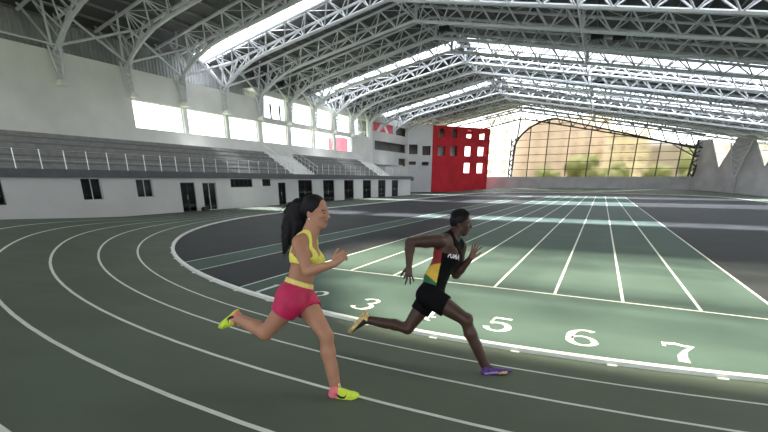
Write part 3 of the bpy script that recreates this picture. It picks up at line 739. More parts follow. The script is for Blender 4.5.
def relax(V, F, it=2, lam=.5):
    for _ in range(it):
        acc = np.zeros_like(V); n = np.zeros(len(V))
        for i in range(4):
            for j in (1, 3):
                np.add.at(acc, F[:, i], V[F[:, (i+j) % 4]]); np.add.at(n, F[:, i], 1)
        V = V+lam*(acc/np.maximum(n, 1)[:, None]-V)
    return V
def skin_obj(name, V, F, mats, origin, parent=None, mfn=None, it=1):
    V = relax(V, F, it) if it else V
    me = bpy.data.meshes.new(name); me.from_pydata((V-origin).tolist(), [], F.tolist())
    for m in mats: me.materials.append(m)
    me.polygons.foreach_set('use_smooth', [True]*len(F))
    if mfn is not None: me.polygons.foreach_set('material_index', mfn(V[F].mean(1)).astype(int).tolist())
    me.update(); return link(name, me, parent, tuple(origin) if parent is None else (0, 0, 0))
def cone(a, b, ra, rb=None, k=.02, fax=None, fs=1.): return ('cone', np.array(a, float), np.array(b, float), ra, ra if rb is None else rb, k, fax, fs)
def ell(c, R, r, k=.02): return ('ell', np.array(c, float), [np.array(q) for q in R], r, k)
def bounds(prims, m=.03):
    lo = np.full(3, 9e9); hi = -lo
    for p in prims:
        if p[0] == 'cone': r = max(p[3], p[4])*max(1, p[7]); pts = (p[1], p[2])
        else: r = max(p[3]); pts = (p[1],)
        for q in pts: lo = np.minimum(lo, q-r-m); hi = np.maximum(hi, q+r+m)
    return lo, hi
def field(prims, h, infl=0.):
    lo, hi = bounds(prims, .03+infl); f = Field(lo, hi, h)
    for p in prims: f.put(p, infl)
    return f
def bend(v, axis, ang): return np.array(Matrix.Rotation(ang, 3, Vector(axis)) @ Vector(v))
def hand(w, d, n, side, curls, spread, sc=1., thumb=(.5, .3)):
    """wrist w, direction d to the knuckles, palm normal n, side = sign of the thumb side along d x n"""
    d = nrm(d); n = nrm(n-d*(n @ d)); t = np.cross(d, n)*side; P = []
    P.append(cone(w, w+d*.03*sc, .022*sc, .026*sc, .012, n, .72))
    for u in (-.024, -.008, .009, .025): P.append(cone(w+d*.025*sc+t*u*.7*sc, w+d*.082*sc+t*u*sc, .0145*sc, .0115*sc, .012, n, .85))
    L = [(.038, .024, .018), (.043, .028, .02), (.04, .026, .019), (.031, .019, .016)]
    for i, (u, l3) in enumerate(zip((.027, .009, -.009, -.026), L)):
        ang = spread*(1.5-i)*.5; f = nrm(d*math.cos(ang)+t*math.sin(ang)); ax = np.cross(f, n); p = w+d*.084*sc+t*u*sc; r = (.0098, .0102, .0097, .0085)[i]*sc
        for j, l in enumerate(l3):
            f = bend(f, ax, curls[i]*(.8, 1.0, .6)[j]); q = p+f*l*sc; P.append(cone(p, q, r, r*.9, .003)); p = q; r *= .9
    b = w+d*.026*sc+t*.022*sc+n*.006; f = nrm(d*.75+t*.75+n*.15); q = b+f*.038*sc; P.append(cone(b, q, .0145*sc, .0115*sc, .012))
    f = nrm(f+d*thumb[0]+n*thumb[1]); p = q+f*.03*sc; P.append(cone(q, p, .0112*sc, .0098*sc, .004)); f = nrm(f+d*.2+n*.1); P.append(cone(p, p+f*.024*sc, .0098*sc, .008*sc, .004))
    return P
def head(c, f, u, sc, fem):
    """c skull centre, f facing, u up"""
    f = nrm(f); u = nrm(u-f*(u @ f)); l = np.cross(u, f); R = [f, l, u]; P = []
    at = lambda a, b, c_: c+(f*a+l*b+u*c_)*sc
    P.append(ell(at(-.008, 0, .018), R, (.098*sc, .077*sc, .102*sc), .01))
    P.append(ell(at(.030, 0, -.045), R, (.066*sc, .058*sc, .078*sc), .03))          # face
    P.append(cone(at(.062, -.016, -.098), at(.062, .016, -.098), .020*sc, .020*sc, .03))  # chin
    for s in (-1, 1):
        P.append(cone(at(.0, s*.054, -.055), at(.055, s*.022, -.098), .018*sc, .016*sc, .03))   # jaw
        P.append(ell(at(.062, s*.038, -.028), R, (.022*sc, .022*sc, .018*sc), .02))      # cheek
        P.append(cone(at(.083, s*.012, .017), at(.074, s*.044, .014), .010*sc, .008*sc, .014))  # brow
        ear = [nrm(f-l*s*.35), nrm(l*s+f*.35), u]
        P.append(ell(at(-.012, s*.078, -.022), ear, (.018*sc, .008*sc, .030*sc), .006))
        P.append(cone(at(-.02, s*.074, .0), at(-.022, s*.082, -.02), .007*sc, .006*sc, .004))
    w = .016 if fem else .021
    P.append(cone(at(.092, 0, .004), at(.110, 0, -.034), .008*sc, .0115*sc, .008))      # nose
    for s in (-1, 1): P.append(cone(at(.098, s*w*.6, -.037), at(.092, s*w*.75, -.037), .0085*sc, .007*sc, .006))
    P.append(cone(at(.088, -.016, -.062), at(.088, .016, -.062), .0085*sc, .0085*sc, .006))   # lips
    P.append(cone(at(.092, -.008, -.060), at(.092, .008, -.060), .0085*sc, .0085*sc, .006))
    P.append(cone(at(.086, -.013, -.074), at(.086, .013, -.074), .009*sc, .009*sc, .006))
    return P, at, (f, l, u)
def shoe(heel, toe, upv, width, ht, ankle, k=.012):
    """sole line from heel to toe; returns upper and sole primitives"""
    f = nrm(toe-heel); u = nrm(upv-f*(upv @ f)); l = np.cross(u, f); L = np.linalg.norm(toe-heel); at = lambda a, b, c: heel+f*a*L+l*b+u*c
    U = [cone(at(.13, 0, .045), at(.16, 0, ht*.75), width*.36, width*.34, .02), cone(at(.13, 0, .04), at(.45, 0, .038), width*.37, width*.40, .02),
         cone(at(.45, 0, .034), at(.78, 0, .026), width*.42, width*.40, .02, u, .75), cone(at(.75, 0, .026), at(.93, -.0, .026), width*.38, width*.24, .02, u, .7),
         cone(at(.2, 0, ht*.8), at(.62, 0, .045), width*.30, width*.26, .02), cone(at(.2, 0, ht*.7), ankle, width*.36, width*.36, .02)]
    S = [cone(at(.10, 0, .012), at(.42, 0, .012), width*.44, width*.40, .02, u, .30), cone(at(.42, 0, .012), at(.76, 0, .010), width*.40, width*.48, .02, u, .26), cone(at(.76, 0, .010), at(.94, 0, .016), width*.46, width*.26, .02, u, .26)]
    return U, S, (at, f, l, u, L)
def skinmat(name, c, c2, rough=.45):
    m = mat(name, c, rough, col2=c2, nscale=6, spec=.35); b = m.node_tree.nodes['Principled BSDF']; return m
def project(o_body, pts, d, lift):
    """drop points along d on to a body mesh (all in the body's local space)"""
    me = o_body.data; bv = BVHTree.FromPolygons([v.co for v in me.vertices], [tuple(p.vertices) for p in me.polygons]); out = []
    for p in pts:
        h = bv.ray_cast(Vector(p-d*.3), Vector(d)); out.append(tuple((h[0] if h[0] else Vector(p))-Vector(d)*lift))
    return out
def decal(name, o_body, me, M4, d, lift, m, parent):
    """lay flat lettering or a mark on a surface"""
    bm = bmesh.new(); bm.from_mesh(me); bmesh.ops.triangulate(bm, faces=bm.faces[:]); bmesh.ops.subdivide_edges(bm, edges=bm.edges[:], cuts=1, use_grid_fill=True)
    for v in bm.verts: v.co = M4 @ v.co
    pr = project(o_body, [np.array(v.co) for v in bm.verts], d, lift)
    for v, p in zip(bm.verts, pr): v.co = p
    n = bpy.data.meshes.new(name); bm.to_mesh(n); bm.free(); n.materials.append(m); return link(name, n, parent)
M['skinw'] = skinmat('tan_skin', (.47, .235, .15), (.41, .195, .12)); M['skinm'] = skinmat('dark_brown_skin', (.080, .040, .029), (.060, .030, .021), .38)
M['lipw'] = mat('rose_lips', (.30, .09, .085), .4, noise=.05); M['lipm'] = mat('brown_lips', (.09, .04, .036), .4, noise=.05)
M['brow'] = mat('dark_brow', (.03, .018, .014), .7, noise=.1); M['palm'] = skinmat('palm_skin', (.24, .125, .09), (.20, .10, .07))
M['hair'] = mat('black_hair', (.006, .005, .006), .55, noise=.4, nscale=60, spec=.2)
M['yellow'] = mat('lemon_yellow_fabric', (.88, .80, .14), .7, noise=.06, nscale=20); M['band'] = mat('pale_yellow_waistband', (.85, .72, .20), .7, noise=.05, nscale=20)
M['magenta'] = mat('crimson_pink_fabric', (.52, .012, .085), .6, noise=.12, nscale=9)
M['volt'] = mat('volt_yellow_mesh', (.70, .86, .07), .55, noise=.1, nscale=40); M['pinkshoe'] = mat('coral_pink_mesh', (.90, .20, .24), .55, noise=.08, nscale=40)
M['sole'] = mat('dark_rubber_sole', (.03, .032, .03), .6, noise=.1, nscale=30); M['lace'] = mat('shoe_lace', (.86, .88, .40), .7, noise=.05)
M['blackfab'] = mat('black_sports_fabric', (.006, .006, .007), .8, noise=.15, nscale=15, spec=.1); M['redfab'] = mat('dark_red_fabric', (.28, .018, .022), .65, noise=.1, nscale=15)
M['yelfab'] = mat('golden_yellow_fabric', (.78, .50, .05), .65, noise=.1, nscale=15); M['grnfab'] = mat('green_fabric', (.02, .16, .06), .65, noise=.1, nscale=15)
M['gold'] = mat('pale_gold_shoe', (.72, .52, .22), .35, metal=.35, noise=.12, nscale=30); M['purple'] = mat('violet_shoe', (.085, .03, .22), .45, noise=.25, nscale=30)
M['pearl'] = mat('pearl_white', (.9, .88, .85), .3, noise=.02); M['eyew'] = mat('eye_white', (.42, .38, .35), .4, noise=.02)

FH = nrm(A(CF[0], CF[1], 0)); RH = nrm(A(CR[0], CR[1], 0)); UPZ = A(0, 0, 1)
# ------------------------------------------------------------------ woman
D0 = 3.33
w_ = lambda x, y, dd=0.: PX(x, y, D0+dd)
fw = nrm(RH*math.cos(.33)-FH*math.sin(.33)); lw_ = np.cross(UPZ, fw)                # facing; her left (away from the camera)
pel = w_(297, 295.5); chest = w_(305.5, 256); ux = nrm(chest-pel); fx = nrm(fw-ux*(fw @ ux)); lx = np.cross(ux, fx); RT = [fx, lx, ux]
hipN, kneeN, ankN = w_(291.5, 302, -.085), w_(265.5, 333.5, .02), w_(238.5, 318.5, .12)
hipF, kneeF, ankF = w_(304, 301, .07), w_(326.5, 336, -.03), w_(335.5, 387, .02)
shN, elN, wrN = w_(299, 242.5, -.15), w_(307.5, 271.5, -.22), w_(333, 264.5, -.30)
shF, elF, wrF = w_(311.5, 243, .15), w_(300, 262, .30), w_(303, 281, .20)
torso = [ell(pel, RT, (.105, .155, .10), .03), ell(pel-fx*.045+ux*-.02-lx*.07, RT, (.085, .085, .095), .04), ell(pel-fx*.045+ux*-.02+lx*.07, RT, (.085, .085, .095), .04),
         cone(pel+ux*.05, w_(301.5, 276), .088, .080, .05, lx, 1.42), cone(w_(301.5, 276), chest, .080, .098, .05, lx, 1.38),
         cone(chest, w_(305.5, 246), .098, .080, .05, lx, 1.45), ell(chest+fx*.075-lx*.062-ux*.01, RT, (.060, .066, .062), .03), ell(chest+fx*.075+lx*.062-ux*.01, RT, (.060, .066, .062), .03),
         cone(shN*.8+w_(307, 240)*.2, shF*.8+w_(307, 240)*.2, .048, .048, .06)]
thighN = cone(hipN, kneeN, .098, .057, .04); thighF = cone(hipF, kneeF, .104, .056, .04)
def shin(kn, an, back, r=(.053, .058, .036)):
    m = kn+(an-kn)*.32+back*.014; return [cone(kn, m, r[0], r[1], .03), cone(m, an, r[1], r[2], .03), cone(kn+(an-kn)*.55, an, r[2]*1.25, r[2], .03)]
legs = [thighN, thighF, ell(hipN-fx*.03, RT, (.09, .085, .09), .04)]+shin(kneeN, ankN, nrm(A(0, 0, 1)-.3*fw))+shin(kneeF, ankF, -fw)
fN_h, fN_t = w_(235.5, 310.5, .145), w_(218.5, 325.5, .10); fF_h, fF_t = w_(330, 398.6, .02), w_(359, 397.6, .0)
legs += [cone(ankF, fF_h*.6+fF_t*.4+UPZ*.04, .034, .03, .02)]
upN = nrm(w_(238, 328, .12)-fN_h)
legs += [cone(ankN, fN_h*.7+fN_t*.3+upN*.045, .034, .026, .02)]                                                  # instep side of the lifted foot
def arm(a, b, c, r): 
    m = a+(b-a)*.45; q = b+(c-b)*.3
    return [cone(a, m, r[0], r[1], .03), cone(m, b, r[1], r[2], .02), cone(b, q, r[2], r[3], .02), cone(q, c, r[3], r[4], .02)]
arms = arm(shN, elN, wrN, (.054, .047, .038, .038, .025))+arm(shF, elF, wrF, (.052, .045, .038, .038, .025))
hN = hand(wrN, w_(341.5, 256.8, -.315)-wrN, nrm(-UPZ*.2+FH*.9+RH*.3), 1, (.75, .85, .95, 1.0), .3, 1.0, (.9, .1))
hF = hand(wrF, w_(306.5, 289, .16)-wrF, -FH, 1, (.6, .65, .7, .8), .2, .95)
fh = nrm(fw-UPZ*.05); uh = nrm(UPZ+fw*.06); hc = w_(315.6, 211.3)
hd, hat, (hf, hl, hu) = head(hc, fh, uh, 1.08, True)
neck = [cone(w_(307.5, 241), w_(314, 220), .062, .055, .03), cone(shN*.6+w_(307, 240)*.4, w_(311, 231), .04, .04, .05), cone(shF*.6+w_(308, 240)*.4, w_(312, 231), .04, .04, .05)]
body = torso+legs+arms+neck+hd
ORG = A(*(fF_h*.5+fF_t*.5)); ORG[2] = bank(ORG[0], ORG[1])
f = field(body, .0055)
for p in hN+hF: f.put(p)
V, F = f.mesh()
def wm(c):
    r = np.zeros(len(c), int); q = (c-hc)/1.08; a, b, u = q @ hf, q @ hl, q @ hu
    r[(a > .078) & (abs(b) < .022) & (u < -.056) & (u > -.080)] = 1
    r[(a > .06) & (abs(b) > .012) & (abs(b) < .05) & (u > .012) & (u < .020)] = 2
    return r
wo = skin_obj('person', V, F, [M['skinw'], M['lipw'], M['brow']], ORG, None, wm)
tag(wo, 'running woman with black ponytail, yellow sports top, crimson shorts and yellow shoes', 'person')
def child(nm, fld, mats, parent, org, mfn=None, it=1):
    V, F = fld.mesh(); return skin_obj(nm, V, F, mats, org, parent, mfn, it)
# shorts
wb = w_(300.5, 283.5)                                                              # waistband centre
sp = [p for p in torso[:3]]+[cone(pel+ux*.02, w_(301.5, 276), .098, .088, .05, lx, 1.42),
      cone(hipN, hipN+(kneeN-hipN)*.55, .110, .104, .04), cone(hipF, hipF+(kneeF-hipF)*.5, .110, .100, .04), ell(hipN-fx*.03, RT, (.098, .095, .10), .04)]
un = nrm(ux+fx*.12); nN = nrm(kneeN-hipN); nF = nrm(kneeF-hipF)
def make_shorts(nm, pelvis, near, far, hemN, hemF, wb, un, m, parent, org, infl):
    allp = pelvis+near+far; lo, hi = bounds(allp, .05); fs = [Field(lo, hi, .006) for _ in range(3)]
    for f_, pr in zip(fs, (pelvis, near, far)):
        for p in pr: f_.put(p, infl)
    for f_, (c_, n_) in zip(fs[1:], (hemN, hemF)): f_.cut(lambda x, y, z: (x-c_[0])*n_[0]+(y-c_[1])*n_[1]+(z-c_[2])*n_[2])
    def sm(a_, b_, k=.02):
        h = np.clip(.5+.5*(a_-b_)/k, 0, 1); return a_+(b_-a_)*h-k*h*(1-h)
    fs[0].D = sm(sm(fs[0].D, fs[1].D), fs[2].D)
    fs[0].cut(lambda x, y, z: (x-wb[0])*un[0]+(y-wb[1])*un[1]+(z-wb[2])*un[2])
    return child(nm, fs[0], [m], parent, org)
make_shorts('shorts', torso[:3]+[cone(pel+ux*.02, w_(301.5, 276), .098, .088, .05, lx, 1.42), ell(hipN-fx*.03, RT, (.094, .09, .094), .04)],
            [cone(hipN, hipN+(kneeN-hipN)*.6, .106, .094, .04)], [cone(hipF, hipF+(kneeF-hipF)*.6, .108, .092, .04)],
            (hipN+nN*.115, nrm(nN+.25*UPZ*-1)), (hipF+nF*.10, nrm(nF)), wb, un, M['magenta'], wo, ORG, .007)
fb = field(torso[:5], .005, .013); fb.cut(lambda x, y, z: np.abs((x-wb[0])*un[0]+(y-wb[1])*un[1]+(z-wb[2])*un[2])-.020); child('waistband', fb, [M['band']], wo, ORG)
# sports top with shoulder straps
ft = field(torso[3:]+neck[1:], .005, .007)
def topmask(x, y, z):
    X, Y, Z = x-chest[0], y-chest[1], z-chest[2]; a = X*fx[0]+Y*fx[1]+Z*fx[2]; b = X*lx[0]+Y*lx[1]+Z*lx[2]; u = X*ux[0]+Y*ux[1]+Z*ux[2]
    low = -(u+.082)                                                                # under-bust edge
    ab = np.abs(b)
    neckl = np.where(a > 0, .002+ab*1.15, .03+ab*.3)
    bod = np.maximum(np.maximum(low, u-np.minimum(neckl, .16)), np.minimum(ab-.098-.25*np.maximum(-u, 0)*4, 9))
    bod = np.minimum(bod, np.maximum(low, u+.012))
    strap = np.maximum(np.maximum(np.abs(ab-.082)-.019, -u-.02), u-.24)
    return np.minimum(bod, strap)
ft.cut(topmask)
ft.cut(lambda x, y, z: np.abs((x-chest[0])*lx[0]+(y-chest[1])*lx[1]+(z-chest[2])*lx[2])-.150)
child('sports_top', ft, [M['yellow']], wo, ORG)
# shoes
def make_shoe(h, t, up, wd, ht, ank, fn, mats, sole_m, parent, org, nm='running_shoe', spikes=True, lacem=None):
    U, S, fr = shoe(h, t, up, wd, ht, ank); at, f_, l_, u_, L = fr
    ff = field(U, .0045); ff.cut(lambda x, y, z: -((x-h[0])*u_[0]+(y-h[1])*u_[1]+(z-h[2])*u_[2])+.008)
    V, F = ff.mesh(); o = skin_obj(nm, V, F, mats, org, parent, lambda c: fn(((c-h) @ f_)/L, (c-h) @ l_, (c-h) @ u_))
    fsx = field(S, .004); fsx.cut(lambda x, y, z: -((x-h[0])*u_[0]+(y-h[1])*u_[1]+(z-h[2])*u_[2])+.001); V, F = fsx.mesh(); skin_obj('sole', V, F, [sole_m], org, o)
    if spikes:
        b = MB()
        for a_, b_ in ((.6, .02), (.6, -.02), (.72, .025), (.72, -.025), (.85, .012), (.85, -.012)): b.tube(tuple(at(a_, b_, .002)-org), tuple(at(a_, b_, -.006)-org), .004, 6, .0015)
        b.build('spikes', M['chrome'], o)
    if lacem:
        b = MB()
        for i in range(4):
            a_ = .36+.075*i; hh = ht*.8+.3*wd+(.045+.26*wd-ht*.8-.3*wd)*(a_-.2)/.42-.001
            b.path([tuple(at(a_, s*wd*.24, hh-.006*abs(s)*2)-org) for s in (-1, -.5, 0, .5, 1)], .004)
        b.path([tuple(at(.34+.04*q, wd*.2*math.sin(q*2), ht*.8+.3*wd+.004+.012*math.sin(q*3))-org) for q in np.linspace(0, 1.5, 8)], .004); b.build('laces', lacem, o)
    return o, fr
wfn = lambda a, b, c: np.where(a < .30+c*.4, 1, 0)
s1, fr1 = make_shoe(fF_h, fF_t, UPZ, .098, .100, ankF, wfn, [M['volt'], M['pinkshoe']], M['volt'], wo, ORG, lacem=M['lace'])
s2, fr2 = make_shoe(fN_h, fN_t, upN, .104, .085, ankN, lambda a, b, c: np.where(a < .46, 1, 0), [M['volt'], M['pinkshoe']], M['volt'], wo, ORG, lacem=M['lace'])
def swoosh(fr, o, sgn, m, L0=.36, H0=.34):
    at, f_, l_, u_, L = fr; pts = []
    for t in np.linspace(0, 1, 9): pts.append((t, .5*(t-.35)**2*1.6))
    lo = [(0.0+.92*t, .20+.62*max(0, t-.25)**1.3 if t > .25 else .20+1.1*(.25-t)) for t in np.linspace(0, 1, 9)]
    hi = [(a, b-.40*math.sin(PI*min(1, max(0, t)))**.8) for (a, b), t in zip(lo, np.linspace(0, 1, 9))]
    me = bpy.data.meshes.new('mark'); vs = []; fs_ = []
    for (a, b), (c, d) in zip(lo, hi): vs += [(a, b, 0), (c, d, 0)]
    for i in range(8): fs_.append((2*i, 2*i+1, 2*i+3, 2*i+2))
    me.from_pydata(vs, [], fs_)
    M4 = Matrix([[*(-f_*.10)[0:1], u_[0]*.07, l_[0], 0], [(-f_*.10)[1], u_[1]*.07, l_[1], 0], [(-f_*.10)[2], u_[2]*.07, l_[2], 0], [0, 0, 0, 1]])
    M4.translation = Vector(at(.62, sgn*.03, .022)-ORG)
    return decal('side_mark', o, me, M4, l_*-sgn, .002, m, o)
swoosh(fr1, s1, -1, M['black']); swoosh(fr2, s2, -1, M['black'])
# hair: cap, tied ponytail and loose strands
capP = [ell(hc+(hf*-.012+hu*.022)*1.06, [hf, hl, hu], (.112, .090, .114), .01), ell(hc+(hf*-.075+hu*.0)*1.06, [hf, hl, hu], (.055, .070, .08), .03)]
fc = field(capP, .0055)
def hairline(x, y, z):
    X, Y, Z = x-hc[0], y-hc[1], z-hc[2]; a = X*hf[0]+Y*hf[1]+Z*hf[2]; b = np.abs(X*hl[0]+Y*hl[1]+Z*hl[2]); u = X*hu[0]+Y*hu[1]+Z*hu[2]
    front = a-np.where(u > .045, .06+.1*(u-.045), np.where(u > -.005, .012+.95*(u+.005), .004-.15*b-.8*np.maximum(-.005-u, 0)))
    return np.maximum(front*.8, -(u+.085)-a*.3)
fc.cut(hairline)
V, F = fc.mesh(); hair = skin_obj('hair', V, F, [M['hair']], ORG, wo)
tie = w_(304.5, 203.5, .03); rng = random.Random(3)
pp = [cone(tie, w_(299, 206, .05), .040, .050, .03)]
for (a, b, c, d, r) in (((297, 206), (291, 221), (288, 237), (287, 250), .046), ((300, 206), (296, 222), (294, 236), (292, 248), .050), ((296, 205), (287, 219), (284, 236), (283.5, 253), .034), ((302, 209), (301, 223), (300, 235), (296, 244), .046), ((298, 203), (288, 212), (284.5, 227), (285.5, 245), .040)):
    q = [w_(*t, .05+.02*rng.uniform(-1, 1)) for t in (a, b, c, d)]
    for i in range(3): pp.append(cone(q[i], q[i+1], r*(1-.22*i), r*(1-.22*(i+1)) if i < 2 else .010, .02))
V, F = field(pp, .006).mesh(); pt = skin_obj('ponytail', V, F, [M['hair']], ORG, hair)
st = MB()
for i in range(80):
    a = w_(303+rng.uniform(-4, 1), 202+rng.uniform(-3, 6), .04+rng.uniform(-.03, .03)); k = rng.random()
    if i < 22: e = w_(rng.uniform(277, 290), rng.uniform(203, 222), .08+rng.uniform(-.05, .05)); m_ = w_(rng.uniform(288, 297), rng.uniform(198, 206), .06)
    else: e = w_(rng.uniform(281, 298), rng.uniform(240, 260), .05+rng.uniform(-.06, .06)); m_ = w_(rng.uniform(284, 299), rng.uniform(214, 230), .05+rng.uniform(-.05, .05))
    pts = [tuple(a*(1-t)**2+2*m_*t*(1-t)+e*t*t-ORG) for t in np.linspace(0, 1, 9)]; st.path(pts, .0055, 5, .001)
st.build('loose_strands', M['hair'], hair, smooth=True)
b = MB(); c_ = tie-ORG
for i in range(12):
    t0, t1 = 2*PI*i/12, 2*PI*(i+1)/12; d_ = nrm(w_(299, 206, .05)-tie); x_ = nrm(np.cross(d_, UPZ)); y_ = np.cross(d_, x_)
    b.tube(tuple(c_+(x_*math.cos(t0)+y_*math.sin(t0))*.043), tuple(c_+(x_*math.cos(t1)+y_*math.sin(t1))*.043), .007)
b.build('hair_tie', M['blackfab'], hair)
def ball(nm, p, r, m, parent, org, sq=(1, 1, 1)):
    bm = bmesh.new(); bmesh.ops.create_uvsphere(bm, u_segments=14, v_segments=9, radius=r)
    me = bpy.data.meshes.new(nm); bm.to_mesh(me); bm.free(); me.materials.append(m); me.polygons.foreach_set('use_smooth', [True]*len(me.polygons))
    o = link(nm, me, parent); o.location = tuple(p-org); o.scale = sq; return o
for s in (-1, 1):
    ball('earring', hat(-.006, s*.088, -.050), .0085, M['pearl'], wo, ORG)
    e = ball('eye', hat(.077, s*.030, -.003), .0125, M['eyew'], wo, ORG); ball('iris', hat(.077, s*.030, -.003)+(hf*.95+hl*s*.05)*.0075, .0085, M['brow'], e, hat(.077, s*.030, -.003))
ball('hair_clip', w_(304.6, 202.5, -.02), .010, M['pearl'], hair, ORG)

# ------------------------------------------------------------------ man
D1 = 4.46
m_ = lambda x, y, dd=0.: PX(x, y, D1+dd)
fm = nrm(RH*math.cos(.30)-FH*math.sin(.30))
pel = m_(431.5, 295.5); chest = m_(447.5, 256.5); ux = nrm(chest-pel); fx = nrm(fm-ux*(fm @ ux)); lx = np.cross(ux, fx); RT = [fx, lx, ux]
hipN, kneeN, ankN = m_(435, 299.5, -.09), m_(465.5, 319.5, -.17), m_(484.5, 364.5, -.11)
hipF, kneeF, ankF = m_(428.5, 299, .08), m_(407.5, 328.5, .12), m_(369, 320, .24)
shN, elN, wrN = m_(438.5, 240.5, -.18), m_(410, 242.5, -.22), m_(409, 266, -.27)
shF, elF, wrF = m_(461, 246, .17), m_(456, 274.5, .18), m_(470.5, 258.5, .06)
wst = m_(435.5, 279)
torso = [ell(pel, RT, (.125, .165, .11), .03), ell(pel-fx*.05-ux*.02-lx*.075, RT, (.10, .09, .11), .04), ell(pel-fx*.05-ux*.02+lx*.075, RT, (.10, .09, .11), .04),
         cone(pel+ux*.05, wst, .112, .108, .05, lx, 1.32), cone(wst, chest, .108, .128, .05, lx, 1.36), cone(chest, m_(449.5, 247), .126, .100, .05, lx, 1.5),
         ell(chest+fx*.07-lx*.08+ux*.03, RT, (.065, .085, .07), .04), ell(chest+fx*.07+lx*.08+ux*.03, RT, (.065, .085, .07), .04),
         cone(shN*.75+m_(450, 241)*.25, shF*.75+m_(450, 241)*.25, .064, .064, .06), cone(shN*.6+m_(450, 241)*.4-ux*.05, chest-lx*.12-fx*.06, .06, .06, .06)]
legs = [cone(hipN, kneeN, .112, .066, .04), cone(hipF, kneeF, .110, .064, .04), ell(hipN-fx*.03, RT, (.10, .09, .10), .04)]+shin(kneeN, ankN, -nrm(fm-.4*UPZ), (.060, .064, .042))+shin(kneeF, ankF, nrm(UPZ*.9-.2*fm), (.060, .062, .042))
legs += [ell(kneeN+nrm(fm+.3*UPZ)*.02, [fm, lx, UPZ], (.055, .05, .055), .03)]
fN_h, fN_t = m_(481, 376.3, -.12), m_(511.5, 372.6, -.10); fF_h, fF_t = m_(364, 311.5, .25), m_(347.5, 331.0, .20)
legs += [cone(ankN, fN_h*.6+fN_t*.4+UPZ*.04, .040, .036, .02), cone(ankF, fF_h*.72+fF_t*.28+nrm(m_(372, 329, .24)-fF_h)*.055, .040, .030, .02)]
arms = arm(shN, elN, wrN, (.072, .066, .050, .050, .031))+arm(shF, elF, wrF, (.068, .060, .050, .050, .031))
hN = hand(wrN, m_(408.8, 276, -.28)-wrN, nrm(FH*.75-RH*.2), -1, (.12, .16, .2, .22), .75, 1.12, (.5, .1))
hF = hand(wrF, m_(474.5, 249.5, .03)-wrF, nrm(RH*.35-FH*.9), 1, (.12, .1, .12, .16), .6, 1.08, (.4, .1))
fh = nrm(fm*1.0+FH*.1-UPZ*.10); uh = nrm(UPZ+fm*.18); hc = m_(460.6, 222.6, -.01)
hd, hat, (hf, hl, hu) = head(hc, fh, uh, 1.10, False)
neck = [cone(m_(449, 243), m_(457.5, 229), .080, .068, .03), cone(shN*.55+m_(449, 241)*.45+ux*.015, m_(454.5, 232.5), .05, .045, .05), cone(shF*.55+m_(449, 241)*.45+ux*.015, m_(454.5, 232.5), .05, .045, .05)]
body = torso+legs+arms+neck+hd
ORG = A(*(fN_h*.5+fN_t*.5)); ORG[2] = bank(ORG[0], ORG[1])
f = field(body, .0065)
for p in hN+hF: f.put(p)
V, F = f.mesh(); pw = wrF+(m_(474.5, 249.5, .03)-wrF)*1.2
def mm(c):
    r = np.zeros(len(c), int); q = (c-hc)/1.10; a, b, u = q @ hf, q @ hl, q @ hu
    r[(a > .078) & (abs(b) < .024) & (u < -.056) & (u > -.082)] = 1
    r[(a > .06) & (abs(b) > .012) & (abs(b) < .05) & (u > .012) & (u < .019)] = 2
    dn = c-pw; nn = nrm(RH*.35-FH*.9); r[(np.linalg.norm(dn, axis=1) < .13) & (dn @ nn > -.002) & ((c-wrF) @ nrm(m_(474.5, 249.5, .03)-wrF) > .01)] = 3
    return r
mo = skin_obj('person', V, F, [M['skinm'], M['lipm'], M['brow'], M['palm']], ORG, None, mm)
tag(mo, 'sprinting man in black singlet with red, yellow and green side, black shorts and purple shoe', 'person')
# singlet
ft = field(torso+neck[1:], .006, .008); nk = m_(453.5, 236.5)
def singlet(x, y, z):
    X, Y, Z = x-chest[0], y-chest[1], z-chest[2]; a = X*fx[0]+Y*fx[1]+Z*fx[2]; b = X*lx[0]+Y*lx[1]+Z*lx[2]; u = X*ux[0]+Y*ux[1]+Z*ux[2]
    arm_ = np.abs(b)-(.132+1.6*np.maximum(.035-u, 0))
    neck_ = .088-np.sqrt((x-nk[0])**2+(y-nk[1])**2+(z-nk[2])**2)
    low = -(((x-pel[0])*ux[0]+(y-pel[1])*ux[1]+(z-pel[2])*ux[2])-.05)
    return np.maximum(np.maximum(arm_, neck_), low)
ft.cut(singlet); V, F = ft.mesh()
def smat(c):
    q = c-chest; a, b, u = q @ fx, q @ lx, q @ ux; r = np.zeros(len(c), int)
    sd = (b < .03) & (a < -.028-.18*u) & (u < .045)
    t = u-.45*(a+.10); w2 = u+.35*(a+.10)
    r[sd & (t > -.165)] = 1; r[sd & (t <= -.165) & (w2 > -.285)] = 2; r[sd & (t <= -.165) & (w2 <= -.285)] = 3
    return r
sg = skin_obj('singlet', V, F, [M['blackfab'], M['redfab'], M['yelfab'], M['grnfab']], ORG, mo, smat)
# lettering on the chest
me = text_mesh('PUMA', .062, .0022); c3 = m_(454.2, 256.2, -.2)-ORG; vd = nrm(CF); xr = nrm(CR*.96-CU*.17); yr = nrm(CU*.96+CR*.17)
M4 = Matrix(((xr[0]*.82, yr[0]*1.15, 0, c3[0]), (xr[1]*.82, yr[1]*1.15, 0, c3[1]), (xr[2]*.82, yr[2]*1.15, 1, c3[2]), (0, 0, 0, 1)))
o = decal('chest_lettering', sg, me, M4, vd, .003, M['whitefab'], sg); o['label'] = 'white lettering PUMA'
